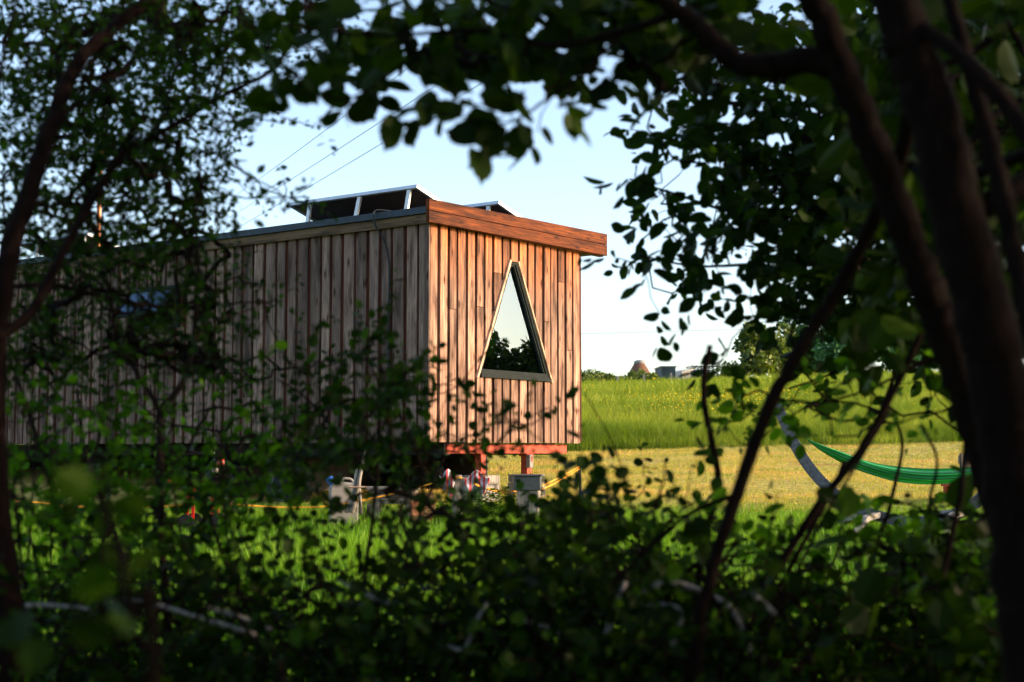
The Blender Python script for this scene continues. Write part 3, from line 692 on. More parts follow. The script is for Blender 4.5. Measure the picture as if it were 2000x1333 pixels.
# ------------------------------------------------------------------ hammock on its curved timber stand
hp = [P(*p) for p in ((1514, 788, 13.82), (1530, 820, 13.75), (1553, 870, 13.6), (1590, 925, 13.45), (1640, 972, 13.3), (1700, 1003, 13.15), (1780, 1020, 13.0), (1860, 1008, 12.85), (1925, 965, 12.7), (1962, 905, 12.6), (1985, 850, 12.5), (1998, 800, 12.45))]
hb = hp[6].copy(); hb[2] = gz(hb)
hs = empty("hammock_stand", tuple(hb), 0, label="curved grey laminated timber hammock stand standing on the lawn right of the cabin", cat="hammock stand")
path = spline(hp, 6) - hb
mb = MB(); n = len(path); t = np.gradient(path, axis=0); t /= np.linalg.norm(t, axis=1)[:, None]
hd = np.array([0.12, 1, 0.]); hd /= np.linalg.norm(hd); V = []
for i in range(n):
    nn = np.cross(t[i], hd); nn /= np.linalg.norm(nn); sd = np.cross(nn, t[i])
    for (a_, c_) in ((-1, -1), (1, -1), (1, 1), (-1, 1)): V.append(path[i] + sd*a_*.035 + nn*c_*.05)
Fc = [(i*4+j, i*4+(j+1) % 4, (i+1)*4+(j+1) % 4, (i+1)*4+j) for i in range(n-1) for j in range(4)] + [(3, 2, 1, 0), tuple((n-1)*4+j for j in range(4))]
mb.add(V, Fc); mb.build("arc_beam", M_greyw, hs, bevel=.004)
for (mid, sgn) in ((P(1712, 1006, 13.12), 1), (P(1880, 1000, 12.85), 1)):
    m0 = mid - hb
    for s2 in (-1, 1):
        pts = [m0 + (0, s2*.04, -.0), m0 + (-.16, s2*.22, -.03), m0 + (-.27, s2*.42, -.12), m0 + (-.34, s2*.6, -.25 if s2 < 0 else -.2)]
        if s2 < 0: pts[-1][2] = float(T(pts[-1][0]+hb[0], pts[-1][1]+hb[1])) - hb[2] + .02
        sp2 = spline(pts, 5); V = []; n = len(sp2); t = np.gradient(sp2, axis=0); t /= np.linalg.norm(t, axis=1)[:, None]
        for i in range(n):
            sd = np.cross(t[i], (0, 0, 1)); sd /= np.linalg.norm(sd); nn = np.cross(sd, t[i])
            for (a_, c_) in ((-1, -1), (1, -1), (1, 1), (-1, 1)): V.append(sp2[i] + sd*a_*.03 + nn*c_*.025)
        mb = MB(); mb.add(V, [(i*4+j, i*4+(j+1) % 4, (i+1)*4+(j+1) % 4, (i+1)*4+j) for i in range(n-1) for j in range(4)] + [(3, 2, 1, 0), tuple((n-1)*4+j for j in range(4))]); mb.build("foot", M_old, hs)
    mb = MB(); mb.tube(np.array([m0 + (0, -.09, 0), m0 + (0, .09, 0)]), .014, 8); mb.build("bolt", M_alu, hs)
# sling
a0 = P(1575, 856, 13.62); a1 = P(1998, 868, 12.5); nU, nV = 60, 12
mid_top = [P(*p) for p in ((1575, 856, 13.62), (1600, 868, 13.6), (1650, 886, 13.5), (1700, 904, 13.4), (1760, 914, 13.3), (1830, 917, 13.1), (1920, 911, 12.8), (1965, 895, 12.6), (1998, 868, 12.5))]
mid_bot = [P(*p) for p in ((1575, 858, 13.62), (1603, 880, 13.55), (1650, 906, 13.42), (1700, 926, 13.25), (1760, 942, 13.1), (1830, 946, 12.9), (1920, 934, 12.65), (1965, 906, 12.55), (1998, 870, 12.5))]
tp_ = spline(mid_top, 8); bt_ = spline(mid_bot, 8); n = len(tp_); V = []
nv = 26
for i in range(n):
    s_ = math.sin(math.pi*i/(n-1))**.6
    for j in range(nv):
        v_ = j/(nv-1); p = tp_[i]*(1-v_) + bt_[i]*v_
        V.append(p + np.array([0, -.16*math.sin(math.pi*v_)*s_ + .018*s_*math.sin(v_*38 + .6*math.sin(i*.12)) + .01*math.sin(i*.3+v_*9), .008*s_*math.sin(v_*23+i*.05)]))
L = []; S = []
for i in range(n-1):
    for j in range(nv-1): L += [i*nv+j, (i+1)*nv+j, (i+1)*nv+j+1, i*nv+j+1]; S.append(4)
hm = empty("hammock", tuple(hb), 0, label="bright green gathered fabric hammock slung from the curved grey stand", cat="hammock")
V = np.array(V) - hb
def hammat():
    m, nt, b = mat_new("green_nylon"); at_ = N(nt, "ShaderNodeAttribute", attribute_name="tint")
    w = N(nt, "ShaderNodeTexNoise", _Scale=1.0, _Detail=3); cx = N(nt, "ShaderNodeCombineXYZ"); mm = N(nt, "ShaderNodeMath", operation='MULTIPLY'); mm.inputs[1].default_value = 17
    nt.links.new(at_.outputs["Fac"], mm.inputs[0]); nt.links.new(mm.outputs[0], cx.inputs[0]); nt.links.new(cx.outputs[0], w.inputs["Vector"])
    r = ramp(nt, w.outputs[0], [(.40, (.004, .07, .010)), (.52, (.015, .29, .03)), (.62, (.05, .58, .08))]); nt.links.new(r.outputs[0], b.inputs["Base Color"]); b.inputs["Roughness"].default_value = .4
    t_ = N(nt, "ShaderNodeBsdfTranslucent"); nt.links.new(r.outputs[0], t_.inputs[0]); mx_ = N(nt, "ShaderNodeMixShader"); mx_.inputs[0].default_value = .3
    nt.links.new(b.outputs[0], mx_.inputs[1]); nt.links.new(t_.outputs[0], mx_.inputs[2]); nt.links.new(mx_.outputs[0], nt.nodes["Material Output"].inputs[0]); return m
o = mesh_np("sling", V, L, S, hammat(), hm, smooth=True, attrs={"tint": np.tile(np.linspace(0, 1, nv), n)})
mb = MB(); mb.tube(np.array([tp_[0]-hb, P(1522, 803, 13.8)-hb]), .008, 6); mb.build("suspension_cord", M_dark, hm); mb = MB(); mb.tube(np.array([tp_[-1]-hb, P(1999, 805, 12.45)-hb]), .008, 6); mb.build("suspension_cord", M_dark, hm)
# garden seat behind the hammock
gs = empty("garden_bench", tuple(grounded(1892, 16.5)), .35, label="reddish brown wooden bench with a pale upright post half hidden behind the green hammock", cat="bench")
b_ = grounded(1892, 16.5); zt = at(1892, 942, 16.5)[2] - b_[2]
mb = MB(); mb.box(-.25, .55, -.2, .2, zt-.05, zt); mb.build("seat", M_redpost, gs, bevel=.005)
for xa in (-.2, .5):
    for ya in (-.15, .15):
        mb = MB(); mb.box(xa-.03, xa+.03, ya-.03, ya+.03, -.05, zt-.052); mb.build("leg", M_redpost, gs)
mb = MB(); zz2 = at(1905, 886, 16.5)[2] - b_[2]; mb.box(.02, .14, .16, .198, zt+.002, zz2); mb.build("back_post", M_old, gs, bevel=.004)
mb = MB(); mb.box(.02, .55, .2, .225, zz2-.12, zz2-.02); mb.build("back_rail", M_old, gs, bevel=.004)

# ------------------------------------------------------------------ overhead lines
for i, (a_, b__) in enumerate((((400, 424, 90), (1010, -28, 30)), ((400, 454, 90), (1135, -18, 30)), ((400, 481, 90), (1240, -18, 30)))):
    p0 = P(*a_); p1 = P(*b__); ext = p1 + (p1-p0)*.15; pm = (p0+p1)/2 - np.array([0, 0, .12])
    mb = MB(); mb.tube(spline([p0 - (p1-p0)*.1, p0, pm, p1, ext], 8), .012, 6); o = mb.build("overhead_cable", plain("cable_sheath", (.10, .22, .24), .5), smooth=True)
    tagit(o, ["upper left of the three overhead cables crossing the sky above the cabin", "middle one of the three overhead cables crossing the sky above the cabin", "lower right of the three overhead cables crossing the sky above the cabin"][i], "cable", "overhead cables above the cabin roof")
mb = MB(); mb.tube(spline([P(900, 655, 160), P(1140, 652, 160), P(1400, 645, 160), P(1700, 636, 160)], 6), .03, 6); tagit(mb.build("distant_cable", plain("cable_grey", (.35, .33, .32), .6)), "faint distant wire low over the horizon right of the cabin", "cable")

# ------------------------------------------------------------------ far ridge
def leafy(name, pts, size, mat, parent=None, tint=None, flat=False, tmpl=None, dirs=None, nrm=None):
    n = len(pts); tm, fc = tmpl if tmpl is not None else (LEAF_SIMPLE)
    d = RNG.normal(0, 1, (n, 3)) if dirs is None else dirs; d /= np.linalg.norm(d, axis=1)[:, None]
    r = RNG.normal(0, 1, (n, 3)) if nrm is None else nrm
    x = np.cross(d, r); x /= np.linalg.norm(x, axis=1)[:, None] + 1e-9; z = np.cross(x, d)
    s_ = np.asarray(size)*np.ones(n)
    V = pts[:, None] + s_[:, None, None]*(tm[None, :, 0, None]*x[:, None] + tm[None, :, 1, None]*d[:, None] + tm[None, :, 2, None]*z[:, None])
    k = len(tm); base = np.arange(n)[:, None]*k
    L = np.concatenate([base + np.array(f) for f in fc], 1).reshape(-1); S = np.tile([len(f) for f in fc], n)
    ti = RNG.uniform(0, 1, n) if tint is None else tint
    return mesh_np(name, V.reshape(-1, 3), L, S, mat, parent, attrs={"tint": np.repeat(ti, k)})
def template(half, fold=.18, curl=-.12):
    h = np.array(half); n = len(h); mid = [(0, h[0][1], 0), (0, h[-1][1], 0)]
    V = [(x, y, fold*abs(x) + curl*y*y) for x, y in h] + [(-x, y, fold*abs(x) + curl*y*y) for x, y in h[1:-1]]
    f1 = list(range(n)); f2 = [0] + [n + i for i in range(n-2)] + [n-1]
    return np.array(V, float), [f1, f2[::-1]]
LEAF_SIMPLE = template([(0, 0), (.28, .3), (.3, .65), (0, 1)])
LEAF_HAZEL = template([(0, 0), (.26, -.03), (.42, .10), (.44, .2), (.51, .28), (.49, .4), (.52, .5), (.46, .6), (.47, .68), (.35, .76), (.32, .86), (.18, .9), (.10, .97), (0, 1.12)], fold=.12)
LEAF_PLUM = template([(0, 0), (.14, .06), (.27, .25), (.33, .5), (.29, .72), (.15, .9), (0, 1.05)], fold=.25)
LEAF_ROUND = template([(0, 0), (.22, .1), (.36, .35), (.37, .62), (.24, .88), (0, 1)], fold=.2)
LEAF_HAW = template([(0, 0), (.10, .2), (.34, .42), (.24, .52), (.34, .72), (.16, .78), (.12, .98), (0, 1)], fold=.25)
def crown_pts(c, rad, n, lumps=9, seed=0):
    rr = np.random.default_rng(seed); out = []
    lc = rr.normal(0, .5, (lumps, 3)); lr = rr.uniform(.35, .6, lumps)
    k = rr.integers(0, lumps, n); d = rr.normal(0, 1, (n, 3)); d /= np.linalg.norm(d, axis=1)[:, None]
    p = lc[k]*np.array([1, 1, .8]) + d*(lr[k]*rr.uniform(.75, 1.08, n))[:, None]
    return c + p*np.array(rad)
def far_tree(px, base_d, w, h, n, leaf, mat, label, seed, group=None, cat="tree"):
    g_ = grounded(px, base_d); t_ = empty("tree", tuple(g_), label=label, cat=cat, group=group)
    pts = crown_pts(np.array([0, 0, h*.58]), (w*.55, w*.55, h*.42), n, 12, seed); pts[:, 2] = np.maximum(pts[:, 2], .1)
    leafy("crown", pts, RNG.uniform(.7, 1.3, n)*leaf, mat, t_)
    mb = MB(); mb.tube(spline([(0, 0, -.3), (.05, 0, h*.3), (-.05, .05, h*.6)], 4), [w*.04]*3+[w*.03]*4+[w*.02]*2, 7)
    for a_ in range(4):
        an_ = a_*1.57+seed; mb.tube(np.array([(0, 0, h*.35), (math.cos(an_)*w*.15, math.sin(an_)*w*.15, h*.55), (math.cos(an_)*w*.28, math.sin(an_)*w*.28, h*.72)]), [w*.025, w*.015, w*.008], 5)
    mb.build("trunk", M_bark, t_); return t_
i_ = 0
for (px, d, top, wpx, mat, lab) in ((1665, 84, 602, 150, M_far, "rounded blue green tree on the ridge behind the tall stick"), (1760, 88, 622, 140, M_far, "lower blue green tree beside the leaning trunk on the ridge"), (1600, 92, 660, 110, M_far, "small dark blue green tree left of the rounded one on the ridge"), (1495, 78, 655, 95, M_hedge, "yellow green bushy tree at the end of the ridge hedge"), (1850, 90, 600, 170, M_far, "tall blue green tree seen between the two leaning trunks"), (1950, 95, 585, 170, M_far, "blue green tree at the right edge behind the thick trunks"), (1560, 86, 640, 80, M_hedge, "slim pale green tree right of the yellow green bush")):
    g_ = grounded(px, d); hh = EYE + (885-top)/F*d - g_[2]; far_tree(px, d, wpx/F*d, hh, 3800, .28, mat, lab, 20+i_, "trees along the far ridge"); i_ += 1
for j, (px, d, top, wpx, lab) in enumerate(((1150, 74, 716, 62, "leafy hedge bush touching the right end of the cabin on the ridge"), (1200, 75, 722, 56, "low ragged hedge bush left of the brick cone on the ridge"), (1243, 73, 730, 60, "low hedge bush growing in front of the brick cone"), (1430, 78, 712, 70, "green bush right of the dark blue vehicle on the ridge"), (1275, 76, 738, 30, "very small bush at the right foot of the brick cone"))):
    g_ = grounded(px, d); hh = EYE + (885-top)/F*d - g_[2]; w = wpx/F*d
    t_ = empty("hedge_bush", tuple(g_), label=lab, cat="bush", group="hedge bushes on the ridge"); n = 2200
    pts = crown_pts(np.array([0, 0, hh*.45]), (w*.6, w*.6, hh*.5), n, 9, 50+j); pts[:, 2] = np.maximum(pts[:, 2], .02); leafy("foliage", pts, RNG.uniform(.6, 1.3, n)*.14, M_hedge, t_)
# brick cone roof
g_ = grounded(1250, 82); zt = EYE + (885-707)/F*82 - g_[2]
kn_ = empty("brick_cone", tuple(g_), label="truncated rust brown brick cone with a pale cap standing on the ridge", cat="kiln")
r0 = 27/F*82; r1 = 9.5/F*82
mb = MB(); mb.lathe((0, 0, -.5), [(r0*1.25, 0), (r0*1.2, zt*.2), (r0, zt*.55+.3), (r1*1.1, zt+.38)], 28); mb.build("body", M_brick, kn_, smooth=False)
mb = MB(); mb.lathe((0, 0, zt-.11), [(r1*1.15, 0), (r1*1.1, .12), (r1*.5, .2), (.02, .22)], 24); mb.build("cap", plain("pale_cap", (.25, .24, .22)), kn_)
# grey cabin-like container
def box_at(px0, px1, top, d, depth, rz=0):
    g_ = grounded((px0+px1)/2, d); return g_, (px1-px0)/F*d/2, EYE + (885-top)/F*d - g_[2]
g_, hw, zt = box_at(1287, 1314, 718, 80, 3)
ct = empty("site_container", tuple(g_), .05, label="boxy grey green container on the ridge right of the brick cone", cat="container")
mb = MB(); mb.box(-hw, hw, -1.2, 1.2, .0, zt-.06)
for i in range(9): mb.box(-hw+.03+i*hw*.22, -hw+.03+i*hw*.22+.05, -1.23, -1.203, .1, zt-.12)
mb.build("walls", plain("weathered_grey_sheet", (.09, .11, .11), .6, nscale=2, namt=.4), ct); mb = MB(); mb.box(-hw-.05, hw+.05, -1.26, 1.26, zt-.058, zt); mb.build("roof", M_white, ct)
g_, hw, zt = box_at(1316, 1348, 722, 84, 3)
tn = empty("pale_tent", tuple(g_), .3, label="low pale cream tent between the grey container and the dark blue vehicle", cat="tent")
mb = MB(); mb.prism([(-hw, 0), (hw, 0), (hw, zt*.8), (hw*.6, zt), (-hw, zt*.86)], 1, -1.2, 1.2); mb.build("canvas", plain("cream_canvas", (.55, .50, .42), .8), tn)
mb = MB(); mb.prism([(-hw*.5, .0), (hw*1.02, .0), (hw*1.02, zt*.6), (hw*.2, zt*.55)], 1, -1.25, -1.21); mb.build("door_flap", plain("grey_canvas", (.2, .2, .22), .8), tn)
g_, hw, zt = box_at(1350, 1400, 716, 78, 3)
tc_ = empty("flatbed_vehicle", tuple(g_), .1, label="dark blue flatbed vehicle with an open roof rack parked on the ridge", cat="vehicle")
mb = MB(); mb.box(-hw*.75, hw*.2, -.8, .8, zt*.35, zt*.82); mb.box(hw*.2, hw*.9, -.8, .8, zt*.3, zt*.55); mb.build("cab", plain("dark_blue_paint", (.015, .03, .07), .4), tc_, bevel=.03)
mb = MB(); mb.box(-hw*.55, hw*.0, -.83, -.803, zt*.55, zt*.72); mb.build("window", M_white, tc_)
mb = MB(); mb.box(-hw*1.1, hw, -.8, -.76, zt*.93, zt*.97); mb.box(-hw*1.1, hw, .76, .8, zt*.93, zt*.97)
for i in range(7): mb.box(-hw*1.1+i*hw*.34, -hw*1.1+i*hw*.34+.05, -.8, .8, zt*.975, zt*1.0); mb.box(-hw*1.0+i*hw*.3, -hw*1.0+i*hw*.3+.04, -.79, -.77, zt*.5, zt*.925)
mb.build("rack", M_dark, tc_)
for xa in (-.5, .6):
    for ya in (-.8, .8): mb = MB(); mb.lathe((xa*hw, ya, zt*.2), [(.05, -.1), (.35, -.1), (.38, 0), (.35, .1), (.05, .1)], 18, M=np.array(Matrix.Rotation(math.pi/2, 4, 'X'))); mb.build("wheel", M_black, tc_)
for k_, (px, top, lab) in enumerate(((1207, 736, "leftmost short white post in the grass on the ridge"), (1259, 733, "white post just right of the brick cone"), (1312, 730, "white post in front of the grey container"))):
    g_ = grounded(px, 70); zt = EYE + (885-top)/F*70 - g_[2]; mb = MB(); mb.box(g_[0]-.05, g_[0]+.05, g_[1]-.05, g_[1]+.05, g_[2]-.1, g_[2]+zt)
    mb.tube(np.array([(g_[0], g_[1], g_[2]+zt), (g_[0], g_[1], g_[2]+zt+.03)]), [.05, .02], 6); tagit(mb.build("fence_post", M_white), lab, "fence post", "white posts on the ridge")
# trees off to the right of the view; the window glass mirrors them
for j, (x, y, h, w) in enumerate(((44, 20, 3.9, 7), (47, 27, 4.6, 8), (45, 34, 3.9, 7), (50, 40, 5.0, 9), (42, 13, 3.4, 6))):
    t_ = empty("tree", (x, y, float(T(x, y))), label="tree beyond the right edge of the field, mirrored in the window glass", cat="tree", group="trees beyond the field edge")
    pts = crown_pts(np.array([0, 0, h*.5]), (w*.6, w*.6, h*.45), 7000, 10, 90+j); leafy("crown", pts, RNG.uniform(.7, 1.3, 7000)*.30, M_hedge, t_)
    mb = MB(); mb.tube(np.array([(0, 0, -.2), (0, 0, h*.6)]), [.2, .1], 7); mb.build("trunk", M_bark, t_)
# weeds at the post
def weeds(label, px0, px1, d, n, h, seed):
    rr = np.random.default_rng(seed); root = empty("weed_clump", tuple(grounded((px0+px1)/2, d)), label=label, cat="weeds"); o_ = grounded((px0+px1)/2, d)
    pts = []; dr = []; mb = MB()
    for i in range(n):
        g_ = grounded(rr.uniform(px0, px1), d + rr.uniform(-.25, .25)) - o_; hh = h*rr.uniform(.5, 1.1); ln = rr.normal(0, .06, 2)
        tip = g_ + (ln[0], ln[1], hh); mb.tube(np.array([g_, (g_+tip)/2 + (.01, 0, 0), tip]), [.003, .002, .001], 4)
        for k in range(int(hh/.022)):
            f_ = (k+1)/(hh/.022); p = g_ + (tip-g_)*f_; an_ = k*2.4; pts.append(p); dr.append((math.cos(an_), math.sin(an_), .35))
    pts = np.array(pts); dr = np.array(dr, float); leafy("leaves", pts, rr.uniform(.03, .055, len(pts)), M_shr, root, tmpl=LEAF_PLUM, dirs=dr, nrm=np.tile([0, 0, 1.], (len(pts), 1))+.3*rr.normal(0, 1, (len(pts), 3)))
    mb.build("stems", M_shr, root)
weeds("leafy green weeds growing between the grey post and the storage box", 905, 1000, 14.2, 60, .30, 1)
weeds("low weeds growing left of the grey post next to the bricks", 845, 888, 14.0, 26, .2, 2)
weeds("dark climbing weed on the right side of the red meter support", 1040, 1050, 14.9, 7, .45, 3)

# ------------------------------------------------------------------ the thicket the view looks out of
def grid_anchors(rows, x0, y0, k, d0, d1, seed, cell=50):
    rr = np.random.default_rng(seed); out = []
    for j, row in enumerate(rows):
        for i, ch in enumerate(row):
            if not ch.isdigit() or ch == '0': continue
            cov = {'1': .09, '2': .2, '3': .34, '4': .5, '5': .7, '6': .95, '7': 1.25, '8': 1.65, '9': 2.3}[ch]
            n = rr.poisson(cov*k)
            if n == 0: continue
            px = x0 + (i + rr.uniform(-.08, 1.08, n))*cell; py = y0 + (j + rr.uniform(-.08, 1.08, n))*cell
            out.append(P(px, py, rr.uniform(d0, d1, n)))
    return np.concatenate(out) if out else np.zeros((0, 3))
def box_anchors(n, lo, hi, seed, keep=None):
    rr = np.random.default_rng(seed); p = rr.uniform(lo, hi, (n, 3))
    if keep is not None: p = p[keep(p)]
    return p
def outside(p, m=.30):                               # clear of what the picture can see
    y = np.maximum(p[:, 1], .01)
    inside = (p[:, 1] > -.1) & (np.abs(p[:, 0]) < .362*y + m) & (p[:, 2] - EYE < .328*y + m)
    return ~inside & (np.linalg.norm(p - np.array([0, 0, EYE]), axis=1) > .9)
def plant(name, label, cat, root, limbs, anchors, leaf, seed, bark=None, leafm=None, tmpl=None, nleaf=8, twig=.16, rtip=.0014, droop=.0, flow=None, group=None, bmax=.02, flat=.5, rand=.6, pale=None):
    rr = np.random.default_rng(seed)
    t_ = empty(name, tuple(root), label=label, cat=cat, group=group); root = np.array(root)
    nodes = []; limb_mb = MB()
    for li, (pts, r0, r1) in enumerate(limbs):
        sp_ = spline(pts, 10)
        sp_[1:-1] += rr.normal(0, .06, (len(sp_)-2, 3))*min(r0, .03)
        rad = np.linspace(r0, r1, len(sp_))*(1 + .035*np.sin(np.arange(len(sp_))*.9 + seed))
        limb_mb.tube(sp_ - root, rad, 12 if r0 > .012 else 6, rough=.05); nodes.append(sp_)
    nd = np.concatenate(nodes); nskel = len(nd); A = anchors
    if len(A):
        D0 = np.array([np.min(np.linalg.norm(nd - a, axis=1)) for a in A]); A = A[np.argsort(D0)]
    N_ = np.zeros((nskel + 3*len(A), 3)); N_[:nskel] = nd; par = np.full(len(N_), -1); cnt = nskel; tips = []; tpar = []
    for a in A:
        dd = np.linalg.norm(N_[:cnt] - a, axis=1); dd[nskel:cnt] *= 1.0
        i = int(np.argmin(dd)); L = dd[i]
        b0 = N_[i]; m1 = b0*.66 + a*.34 + rr.normal(0, .07, 3)*L; m2 = b0*.33 + a*.67 + rr.normal(0, .07, 3)*L
        N_[cnt] = m1; par[cnt] = i; N_[cnt+1] = m2; par[cnt+1] = cnt; N_[cnt+2] = a; par[cnt+2] = cnt+1; tips.append(cnt+2); cnt += 3
    w = np.zeros(cnt)
    for i in range(cnt-1, nskel-1, -1):
        w[i] += 1 if (i - nskel) % 3 == 2 else 0
        if par[i] >= nskel: w[par[i]] += w[i]
    V = []; L_ = []; k = 4
    E = np.arange(nskel, cnt)
    if len(E):
        p0 = N_[par[E]]; p1 = N_[E]; r1 = np.minimum(rtip*np.maximum(w[E], 1)**.42, bmax)
        pe = par[E]; r0 = np.where(pe >= nskel, np.minimum(rtip*np.maximum(w[np.maximum(pe, 0)], 1)**.42, bmax), r1*1.2)
        d = p1 - p0; ln = np.linalg.norm(d, axis=1)[:, None] + 1e-6; d /= ln; ref = np.where(np.abs(d[:, 2:3]) < .9, [[0, 0, 1.]], [[1., 0, 0]])
        x = np.cross(d, ref); x /= np.linalg.norm(x, axis=1)[:, None]; y = np.cross(d, x)
        an = np.arange(k)*2*math.pi/k; c_, s_ = np.cos(an), np.sin(an)
        off = c_[None, :, None]*x[:, None] + s_[None, :, None]*y[:, None]
        VV = np.concatenate([p0[:, None] + off*r0[:, None, None], p1[:, None] + off*r1[:, None, None]], 1).reshape(-1, 3) - root
        fb = np.array([[j, (j+1) % k, k+(j+1) % k, k+j] for j in range(k)]).reshape(-1)
        LL = (np.arange(len(E))[:, None]*2*k + fb).reshape(-1)
        limb_mb.V.append(VV); limb_mb.A.append(np.full((len(VV), 3), .5)); limb_mb.L.extend((LL + limb_mb.n).tolist()); limb_mb.S.extend([4]*(len(E)*k)); limb_mb.n += len(VV)
    limb_mb.build("stems", bark or M_bark, t_, smooth=True)
    for (pts, r0) in (pale or []):
        mb = MB(); sp_ = spline(pts, 8); mb.tube(sp_ - root, np.linspace(r0, r0*.75, len(sp_)), 7, rough=.1); mb.build("dead_cane", M_cane, t_, smooth=True)
    if len(A):
        tips = np.array(tips); tp = N_[tips]; td = tp - N_[par[tips]]; td /= np.linalg.norm(td, axis=1)[:, None] + 1e-6
        td = td + rr.normal(0, .35, td.shape) + np.array([0, 0, -droop]); 
        if flow is not None: td = td + np.array(flow)
        td /= np.linalg.norm(td, axis=1)[:, None]
        n = len(tp); f_ = np.linspace(-.25, 1, nleaf)[None, :]*np.ones((n, 1)) + rr.normal(0, .05, (n, nleaf))
        pos = tp[:, None] + td[:, None]*(f_*twig)[..., None]
        up = np.array([0, 0, 1.]) + rr.normal(0, .3, (n, 3)); sd = np.cross(td, up); sd /= np.linalg.norm(sd, axis=1)[:, None]
        sgn = np.where(np.arange(nleaf) % 2 == 0, 1., -1.)[None, :, None]
        dr = sd[:, None]*sgn*.8 + td[:, None]*.6 + rr.normal(0, rand, (n, nleaf, 3)) + np.array([0, 0, -droop])
        nr = np.array([0, 0, 1.])*flat + rr.normal(0, rand, (n, nleaf, 3)) + 0*dr
        dr = dr/np.linalg.norm(dr, axis=2)[..., None]
        pos = pos + dr*leaf*.12
        sz = leaf*rr.uniform(.45, 1.25, n*nleaf)
        leafy("leaves", pos.reshape(-1, 3) - root, sz, leafm, t_, tint=np.clip(rr.normal(.42, .25, n*nleaf), 0, 1), tmpl=tmpl, dirs=dr.reshape(-1, 3), nrm=nr.reshape(-1, 3))
    return t_
def PL(*a): return np.array([P(*q) for q in a])
def to_ground(pts, d=None, dx=0.0, dy=0.0):          # start a stem on the ground below its first visible point
    p = pts[0]; g_ = np.array([p[0]+dx, p[1]+dy, 0]); g_[2] = gz(g_) - .05
    return np.vstack([g_, pts])

# --- hawthorn at the left: leaning trunk, long rising branch, small lobed leaves
H_rows = ["87888888887542", "98889899887542", "78888888764200", "8888888874", "8878888785221", "78888886400", "888888876", "8888887653221",
          "577777765", "366677653", "5666665434", "55566345434", "6655536543", "5555566544", "55556555542222"]
tr = PL((20, 1300, 2.7), (-5, 1000, 2.75), (-12, 720, 2.8), (12, 520, 2.85), (53, 388, 2.9), (99, 250, 2.95), (150, 125, 3.0), (215, 60, 3.05), (296, -10, 3.1), (380, -130, 3.2))
br1 = PL((-8, 660, 2.78), (60, 610, 2.85), (130, 480, 2.95), (180, 390, 3.05), (247, 293, 3.1), (300, 268, 3.15), (423, 194, 3.25), (529, 138, 3.3), (580, 76, 3.35), (650, 44, 3.4))
br2 = PL((110, 225, 2.95), (170, 190, 3.1), (260, 120, 3.3), (300, 50, 3.4), (330, -40, 3.5)); br3 = PL((53, 388, 2.9), (110, 400, 3.1), (190, 350, 3.3), (330, 345, 3.5), (440, 380, 3.6))
br4 = PL((0, 560, 2.83), (120, 560, 3.1), (240, 590, 3.3), (360, 600, 3.5), (500, 590, 3.6)); br5 = PL((300, 268, 3.15), (330, 180, 3.3), (360, 80, 3.4), (380, -20, 3.5))
br6 = PL((-12, 720, 2.8), (-30, 400, 2.6), (-10, 200, 2.5), (30, 0, 2.4))
HA = grid_anchors(H_rows, 0, 0, 8.8, 3.0, 4.7, 1)
HA2 = box_anchors(2200, (-5, -2.5, -.2), (-.5, 5.2, 4.4), 5, outside)  # extra crown out of view, added to darken the foreground
plant("hawthorn_tree", "dark small leaved tree filling the upper left, with a long branch rising to the right", "tree", to_ground(tr)[0],
      [(to_ground(tr), .030, .010), (br1, .012, .0035), (br2, .008, .003), (br3, .006, .0025), (br4, .007, .003), (br5, .006, .0025), (br6, .010, .003), (np.array([tr[-1], (-1.6, 2.6, 3.1), (-2.2, 1.0, 3.0), (-2.6, -1.0, 2.2)]), .014, .004), (np.array([(-1.3, 2.8, .9), (-1.8, 1.5, 1.1), (-2.6, 0, 1.0)]), .012, .004)],
      np.concatenate([HA, HA2]), .0225, 1, leafm=M_haw, tmpl=LEAF_HAW, nleaf=9, twig=.10)

# --- hazel: leaning trunk at the right, thick bough overhead, big round leaves hanging from it
Z_rows = ["0000000000356513246878899988402", "0000000000256435547877887888863", "00000000002455434678776778876", "00000000002446422034443323443", "000000000000000001110102220"]
t1 = PL((2045, 1360, 2.35), (1992, 1120, 2.32), (1925, 890, 2.28), (1862, 700, 2.25), (1795, 520, 2.22), (1722, 330, 2.2), (1655, 160, 2.18), (1590, 0, 2.15), (1540, -140, 2.1))
bough = PL((1668, 150, 2.19), (1590, 118, 2.2), (1500, 130, 2.22), (1440, 122, 2.24), (1385, 75, 2.25), (1330, 25, 2.25), (1250, -25, 2.25), (1150, -60, 2.25))
z2 = PL((1330, 25, 2.25), (1220, 60, 2.3), (1080, 90, 2.35), (930, 60, 2.4), (760, 70, 2.45), (600, 60, 2.5)); z3 = PL((1220, 60, 2.3), (1130, 150, 2.35), (1060, 200, 2.4), (990, 240, 2.4), (880, 225, 2.4))
z4 = PL((1385, 75, 2.25), (1330, 160, 2.4), (1260, 190, 2.45)); z5 = PL((930, 60, 2.4), (800, 120, 2.5), (690, 190, 2.5), (560, 180, 2.5))
ZA = grid_anchors(Z_rows, 0, -25, 2.8, 2.3, 3.2, 2)
rz = np.random.default_rng(77); zz_ = [(807, 235), (850, 232), (832, 205), (925, 238), (965, 246), (1008, 258), (1050, 258), (1108, 205), (527, 185), (682, 205), (585, 150), (945, 205), (1000, 212), (900, 200), (712, 190), (1200, 190), (640, 180)]
ZE = P([q[0] for q in zz_], [q[1] for q in zz_], rz.uniform(2.3, 2.6, len(zz_)))
ZA2 = box_anchors(1800, (-2.5, -2.6, -.2), (4.5, 1.2, 4.0), 6, outside)  # unseen canopy over and behind the camera, added to block sky light
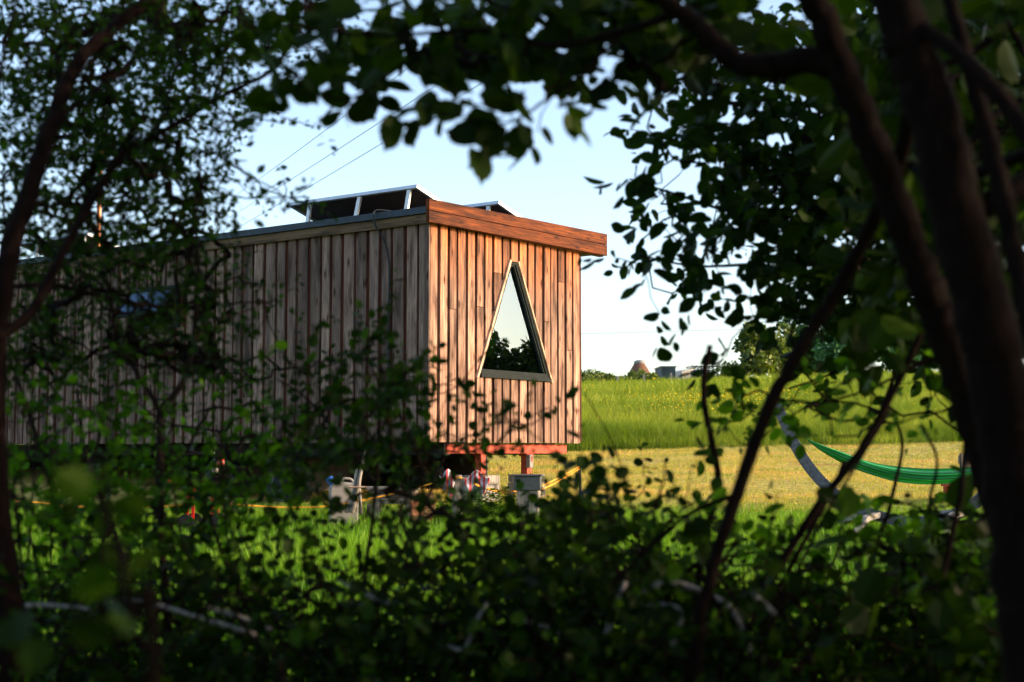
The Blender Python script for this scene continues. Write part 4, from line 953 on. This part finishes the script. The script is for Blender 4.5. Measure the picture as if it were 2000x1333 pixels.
plant("hazel_tree", "tree whose dark bough with large round leaves reaches across the top from the right", "tree", to_ground(t1)[0],
      [(to_ground(t1), .034, .022), (bough, .024, .012), (z2, .008, .002), (z3, .004, .0015), (z4, .004, .0015), (z5, .004, .0015), (np.array([t1[-1], (.9, 1.5, 2.6), (.4, .3, 2.7), (-.6, -.8, 2.5), (-1.6, -1.8, 2.0)]), .02, .006), (np.array([(.4, .3, 2.7), (1.6, -1, 2.2), (2.5, -2, 1.5)]), .015, .005)],
      np.concatenate([ZA, ZE, ZA2]), .050, 2, leafm=M_haz, tmpl=LEAF_HAZEL, nleaf=4, twig=.05, flat=.25, rand=.55, droop=.15)

# --- second, thickest trunk at the far right, with blurred near leaves
K_rows = ["0023555666", "0023556667", "0023566667", "0234566667", "0134566677", "0034566677", "0134566777", "1134566777", "0034566777", "0034466777", "0024566777", "0023556677", "0012455667", "0000123445", "0000001234", "0000000024", "0000000013", "0000000013", "0000000013", "0000000123", "0000001234", "0001345667", "0012345667", "0013455667", "0013455667", "0013455667", "0013455667"]
t2 = PL((2030, 1360, 2.0), (2005, 1120, 2.0), (1972, 860, 2.0), (1928, 640, 2.0), (1872, 430, 2.0), (1820, 220, 2.0), (1768, 60, 2.0), (1720, -90, 2.0))
t3 = PL((2080, 900, 1.85), (2035, 720, 1.87), (1996, 560, 1.9), (1962, 400, 1.92), (1925, 250, 1.95), (1885, 110, 1.97), (1850, -30, 2.0))
t4 = PL((2080, 340, 1.8), (2010, 265, 1.85), (1945, 180, 1.88), (1870, 105, 1.92), (1800, 55, 1.98))
KA = grid_anchors([r[:3].translate(str.maketrans('123456', '001123')) + r[3:] for r in K_rows], 1500, 0, 1.25, 2.5, 3.9, 3)
KA2 = box_anchors(4200, (1.2, -1.5, -.2), (8.0, 5.6, 4.8), 7, outside)  # unseen crown to the right and behind, added to shade the hedge
plant("willow_tree", "tree with the thickest dark leaning trunk and broad leaves along the right edge", "tree", to_ground(t2)[0],
      [(to_ground(t2), .050, .032), (to_ground(t3), .018, .010), (t4, .014, .010), (np.array([t2[-1], (1.7, 1.8, 2.7), (2.6, 1.0, 2.6), (3.5, -.5, 2.0)]), .02, .006), (np.array([t2[4], (1.8, 2.4, 1.6), (3.2, 3.2, 2.2), (5, 4, 2.6), (7, 4.5, 2.4)]), .02, .006), (np.array([(1.8, 2.4, 1.6), (2.8, 1.0, 1.0), (4, -.5, .8)]), .015, .005)], np.concatenate([KA, KA2]), .075, 3, leafm=M_haz, tmpl=LEAF_ROUND, nleaf=6, twig=.12, flat=.2, rand=.6, droop=.2)

# --- plum with pointed oval leaves against the sky, right of the opening
O_rows = ["0000122356778888", "0002334555778888", "0035555566788888", "0233545557888888", "1346665568888888", "1345667888888888", "1334678877888888", "3424676578888888", "1245685645888888",
          "1455655677788888", "2443435788888888", "0321137888888888", "0100246554468888", "0000222211236888", "0000010111011334", "0000000110001123"]
o1 = PL((1840, 640, 4.4), (1740, 470, 4.4), (1640, 330, 4.5), (1520, 240, 4.6), (1400, 190, 4.7)); o0 = PL((1985, 1100, 4.3), (1925, 860, 4.3), (1840, 640, 4.4))
o2 = PL((1740, 470, 4.4), (1600, 430, 4.5), (1450, 420, 4.6), (1320, 380, 4.7), (1230, 350, 4.75)); o3 = PL((1840, 640, 4.4), (1650, 560, 4.5), (1500, 520, 4.6), (1360, 520, 4.7), (1250, 500, 4.75)); o4 = PL((1780, 600, 4.4), (1640, 720, 4.4), (1540, 760, 4.5))
OA = grid_anchors(O_rows, 1200, 0, 4.5, 4.0, 5.4, 4)
plant("plum_tree", "tree with small pointed oval leaves silhouetted on the sky right of the opening", "tree", to_ground(o0)[0],
      [(to_ground(np.vstack([o0[:-1], o1])), .035, .006), (o2, .010, .003), (o3, .010, .003), (o4, .007, .003)], OA, .062, 4, leafm=M_ova, tmpl=LEAF_PLUM, nleaf=7, twig=.11, flat=.2, rand=.6, droop=.3)

# --- shrubs low on the left and middle
S_rows = {12: "00000000000000400", 13: "000000000000335200", 14: "0000000001123456405", 15: "44444444332245652430", 16: "5545555554455666543221", 17: "5555566666666665432211",
          18: "4445566777764333422011", 19: "4555667776544334434333", 20: "4456665543321122345566", 21: "4456655443321113345566", 22: "5566654444322224455566", 23: "4556653345433345556666",
          24: "5677765567766667777778", 25: "6777766777777777778888", 26: "7777777777788888888888"}
def sub_rows(rows, c0, c1):
    return [(rows.get(r, "").ljust(40, '0')[c0:c1]) for r in range(12, 27)]
stA = PL((150, 1333, 3.4), (140, 1150, 3.4), (110, 980, 3.4), (60, 820, 3.45), (20, 700, 3.5)); stA2 = PL((230, 1333, 3.3), (240, 1100, 3.35), (170, 900, 3.4), (150, 760, 3.5)); stA3 = PL((110, 980, 3.4), (180, 900, 3.5), (200, 800, 3.5))
plant("shrub", "leafy shrub with several thin pale stems standing at the left edge", "shrub", to_ground(stA)[0], [(to_ground(stA), .011, .005), (to_ground(stA2), .010, .004), (stA3, .006, .003)] + [(to_ground(PL((x_, 1340, 3.2+i_*.12), (x_+d_*.3, 1150, 3.2+i_*.12), (x_+d_*.8, 960, 3.25+i_*.12), (x_+d_, 780-40*i_, 3.3+i_*.12))), .005, .002) for i_, (x_, d_) in enumerate(((60, -40), (100, -70), (190, -90), (260, -60), (280, 30), (40, 30)))],
      grid_anchors(sub_rows(S_rows, 0, 5), 0, 600, 6.0, 2.9, 4.2, 11), .027, 11, leafm=M_shr, bark=M_twig, tmpl=LEAF_ROUND, nleaf=7, twig=.09)
stB = PL((330, 1333, 3.3), (318, 1100, 3.3), (312, 900, 3.35), (310, 806, 3.4), (268, 730, 3.45), (228, 660, 3.5), (215, 560, 3.5)); stB2 = PL((310, 806, 3.4), (352, 755, 3.45), (374, 690, 3.5), (386, 560, 3.5), (384, 450, 3.5), (380, 380, 3.5)); stB3 = PL((520, 1333, 3.4), (440, 1100, 3.4), (390, 960, 3.4), (330, 870, 3.5)); stB4 = PL((386, 640, 3.5), (440, 620, 3.6), (500, 600, 3.7), (516, 585, 3.7))
plant("shrub", "bright leaved shrub whose dark stem forks into a Y in front of the cabin wall", "shrub", to_ground(stB)[0], [(to_ground(stB), .012, .005), (stB2, .009, .003), (to_ground(stB3), .008, .003), (stB4, .003, .0015)] + [(to_ground(PL((x_, 1340, 3.1+i_*.12), (x_+d_*.3, 1180, 3.1+i_*.12), (x_+d_*.8, 1020, 3.15+i_*.12), (x_+d_, 860-30*i_, 3.2+i_*.12))), .005, .002) for i_, (x_, d_) in enumerate(((420, -90), (560, -140), (620, -200), (480, -50)))],
      grid_anchors(sub_rows(S_rows, 5, 11), 250, 600, 6.0, 3.1, 4.6, 12), .027, 12, leafm=M_shr, bark=M_twig, tmpl=LEAF_ROUND, nleaf=7, twig=.09)
stC = PL((700, 1333, 3.6), (710, 1150, 3.6), (735, 950, 3.6), (742, 800, 3.6), (745, 640, 3.6)); stC2 = PL((735, 950, 3.6), (660, 850, 3.7), (600, 780, 3.7), (540, 740, 3.7)); stC3 = PL((700, 1250, 3.6), (800, 1050, 3.6), (870, 880, 3.6), (872, 750, 3.6))
plant("shrub", "dark leaved shrub with upright shoots in front of the cabin corner", "shrub", to_ground(stC)[0], [(to_ground(stC), .009, .002), (stC2, .006, .002), (stC3, .007, .002)],
      grid_anchors(sub_rows(S_rows, 11, 22), 550, 600, 6.0, 2.9, 4.2, 13), .027, 13, leafm=M_haw, bark=M_twig, tmpl=LEAF_ROUND, nleaf=7, twig=.09)
# big blurred leaves very near at the lower left
NA = grid_anchors(["0012", "0134", "0223", "0124", "1133", "2333", "0333", "2333"], 60, 880, .5, 1.0, 1.5, 14)
nst = PL((300, 1400, 1.2), (260, 1200, 1.2), (210, 1000, 1.2), (200, 900, 1.2))
plant("hazel_shoot", "very near blurred shoot with broad leaves at the lower left", "shrub", to_ground(nst)[0], [(to_ground(nst), .006, .002)], NA, .034, 14, leafm=M_haz, tmpl=LEAF_HAZEL, nleaf=4, twig=.08)

# --- lower right: low shrub, saplings, brambles
D_rows = {14: "0000000012333322332234", 15: "0000000056553233322333", 16: "0000000036664222211112", 17: "0000012320000000100011", 18: "0133011210000001100122", 19: "4454543231101334445567", 20: "7887786543333456677788", 21: "8987787665544567778888", 22: "8888776677554567788888",
          23: "8888888877656667788888", 24: "9999988877777677888888", 25: "9999998888888888888899", 26: "9999999999888888889999"}
def rows_r(c0, c1): return [(D_rows.get(r, "").ljust(20, '0')[c0:c1]) for r in range(14, 27)]
D1 = grid_anchors([r[:6] if i >= 4 else "" for i, r in enumerate(rows_r(2, 20))], 1100, 700, 4.2, 2.7, 4.2, 21)
dst = PL((1180, 1333, 3.3), (1210, 1180, 3.3), (1260, 1060, 3.3), (1290, 960, 3.3)); dst2 = PL((1340, 1333, 3.5), (1300, 1150, 3.5), (1180, 1020, 3.5))
plant("shrub", "dark low shrub of round leaves in front of the mown lawn", "shrub", to_ground(dst)[0], [(to_ground(dst), .008, .003), (to_ground(dst2), .007, .002)], D1, .034, 21, leafm=M_haw, tmpl=LEAF_ROUND, nleaf=6, twig=.10)
D2 = grid_anchors([r[6:] for r in rows_r(2, 20)], 1400, 700, 3.4, 3.0, 4.8, 22)
dst = PL((1700, 1333, 3.6), (1690, 1150, 3.6), (1740, 980, 3.6), (1760, 850, 3.7), (1700, 760, 3.7)); dst2 = PL((1560, 1333, 3.6), (1600, 1180, 3.6), (1640, 1060, 3.7)); dst3 = PL((1870, 690, 3.8), (1790, 715, 3.8), (1700, 760, 3.7), (1600, 790, 3.7))
plant("shrub", "green oval leaved shrub in front of the hammock stand", "shrub", to_ground(dst)[0], [(to_ground(dst), .009, .003), (to_ground(dst2), .007, .003), (dst3, .006, .003)], D2, .042, 22, leafm=M_shr, tmpl=LEAF_PLUM, nleaf=6, twig=.10, droop=.2)
def sapling(label, pts, r0, r1, seed, extra=(), anch=None):
    pts = to_ground(PL(*pts))
    plant("sapling", label, "sapling", pts[0], [(pts, r0, r1)] + [(PL(*e), r_, r_*.5) for e, r_ in extra], anch if anch is not None else np.zeros((0, 3)), .05, seed, leafm=M_ova, tmpl=LEAF_PLUM, nleaf=5, group="bare leaning stems right of the opening")
sapling("thin stem rising almost upright to a bare tip in front of the meadow", [(1345, 1340, 3.2), (1372, 1080, 3.2), (1402, 950, 3.2), (1390, 860, 3.2), (1377, 800, 3.2), (1375, 740, 3.2), (1387, 675, 3.2)], .010, .007, 31)
sapling("long slanting stem crossing the green hammock", [(1400, 1340, 3.0), (1500, 1145, 3.0), (1600, 985, 3.0), (1680, 880, 3.0), (1770, 715, 3.0), (1812, 600, 3.0), (1830, 500, 3.0)], .011, .007, 32, [([(1790, 665, 3.0), (1850, 600, 3.05), (1900, 560, 3.1)], .004), ([(1772, 712, 3.0), (1850, 695, 3.0), (1900, 690, 3.0)], .004)])
sapling("thick dark stem leaning right from the hedge bottom to the tree crown", [(1360, 1340, 2.6), (1385, 1140, 2.6), (1440, 965, 2.6), (1500, 800, 2.6), (1565, 680, 2.6), (1640, 560, 2.6), (1710, 420, 2.5), (1760, 300, 2.4), (1790, 170, 2.3)], .012, .015, 33, [([(1440, 965, 2.6), (1330, 1015, 2.65), (1190, 1150, 2.7), (1050, 1333, 2.7)], .006)])
sapling("slender stem beside the curved hammock stand", [(1430, 1340, 3.1), (1500, 1190, 3.1), (1570, 1060, 3.1), (1625, 960, 3.1), (1650, 900, 3.1)], .008, .005, 34)
sapling("thin broken twig standing right of the cabin end", [(1330, 1340, 3.6), (1260, 1100, 3.6), (1210, 900, 3.6), (1160, 800, 3.6), (1142, 770, 3.6)], .003, .0015, 35)
# bramble thicket along the bottom
def canes(px0, px1, n, seed, d0=2.5, d1=3.6):
    rr = np.random.default_rng(seed); out = []
    for i in range(n):
        x0 = rr.uniform(px0, px1); d = rr.uniform(d0, d1); sx_ = rr.choice([-1, 1]); w = rr.uniform(120, 330); h = rr.uniform(60, 220)
        y0 = 1400
        out.append((to_ground(PL((x0, y0, d), (x0+sx_*w*.25, y0-60-h*.6, d+.05), (x0+sx_*w*.6, y0-100-h*.9, d+.1), (x0+sx_*w, y0-70-h*.5, d+.2), (x0+sx_*w*1.2, y0+40, d+.3))), rr.uniform(.003, .006), .002))
    return out
BA = lambda c0, c1, seed: grid_anchors([r[c0:c1] for r in ["3445545664422334556666554333222222333444", "3445566655533344556666665544333333444555", "5566666665555566666777777665544445555566", "6666776666666677777777777776666655666667", "8888888888888888888888888888888888888888", "8888888888888888888888888888888888888888"]], c0*50, 1080, 5.2, 2.5, 3.8, seed)
pale = [PL((1185, 1240, 2.75), (1200, 1190, 2.75), (1222, 1138, 2.78)), PL((1225, 1182, 2.8), (1290, 1140, 2.8), (1345, 1146, 2.8), (1420, 1182, 2.8), (1452, 1235, 2.8), (1470, 1285, 2.8)), PL((1470, 1160, 2.7), (1490, 1178, 2.7), (1515, 1200, 2.7)), PL((1358, 1285, 2.6), (1366, 1350, 2.6)),
        PL((1305, 1280, 2.75), (1328, 1220, 2.75), (1322, 1188, 2.75), (1240, 1180, 2.75)), PL((1000, 1205, 2.9), (1060, 1225, 2.9), (1092, 1238, 2.9))]
plant("bramble", "dark bramble thicket with pale arching canes at the bottom right of centre", "bramble", grounded(1300, 3.0), canes(1000, 1600, 26, 41) + [], BA(19, 31, 41), .026, 41, pale=[(p, .0065) for p in pale], leafm=M_brm, tmpl=LEAF_HAZEL, nleaf=6, twig=.15)
pale = [PL((400, 1188, 2.9), (460, 1202, 2.9), (530, 1230, 2.9)), PL((860, 1258, 2.8), (905, 1268, 2.8), (930, 1215, 2.8), (950, 1180, 2.85)), PL((660, 1130, 3), (700, 1155, 3), (760, 1180, 3))]
plant("bramble", "dark bramble thicket low in the middle below the cabin corner", "bramble", grounded(750, 3.0), canes(450, 1000, 22, 42) + [], BA(9, 19, 42), .025, 42, pale=[(p, .005) for p in pale], leafm=M_brm, tmpl=LEAF_HAZEL, nleaf=6, twig=.15)
pale = [PL((-10, 1190, 2.8), (80, 1182, 2.8), (190, 1192, 2.8)), PL((500, 1240, 2.8), (300, 1180, 2.8), (240, 1170, 2.8))]
plant("bramble", "dark bramble thicket at the lower left under the pale stems", "bramble", grounded(200, 3.0), canes(-50, 450, 20, 43) + [], BA(0, 9, 43), .025, 43, pale=[(p, .005) for p in pale], leafm=M_brm, tmpl=LEAF_HAZEL, nleaf=6, twig=.15)
plant("bramble", "dark bramble thicket at the lower right below the thick trunks", "bramble", grounded(1800, 3.0), canes(1600, 2050, 18, 44), BA(31, 40, 44), .030, 44, leafm=M_brm, tmpl=LEAF_HAZEL, nleaf=6, twig=.15)

sapling("pair of fine dark shoots leaning right beside the thick slanting stem", [(1480, 1340, 2.9), (1530, 1180, 2.9), (1610, 1010, 2.9), (1660, 930, 2.9), (1740, 800, 2.95)], .005, .003, 36, [([(1530, 1180, 2.9), (1500, 1080, 2.9), (1520, 960, 2.95)], .003)])
sapling("fine twig curving up from the brambles left of the upright bare stem", [(1240, 1340, 3.0), (1265, 1180, 3.0), (1245, 1060, 3.0), (1290, 960, 3.0), (1300, 900, 3.0)], .004, .002, 37)
sapling("slim dark shoot rising just left of the two leaning trunks", [(1850, 1340, 3.2), (1835, 1150, 3.2), (1815, 1000, 3.2), (1830, 900, 3.2), (1800, 830, 3.2)], .006, .003, 38)
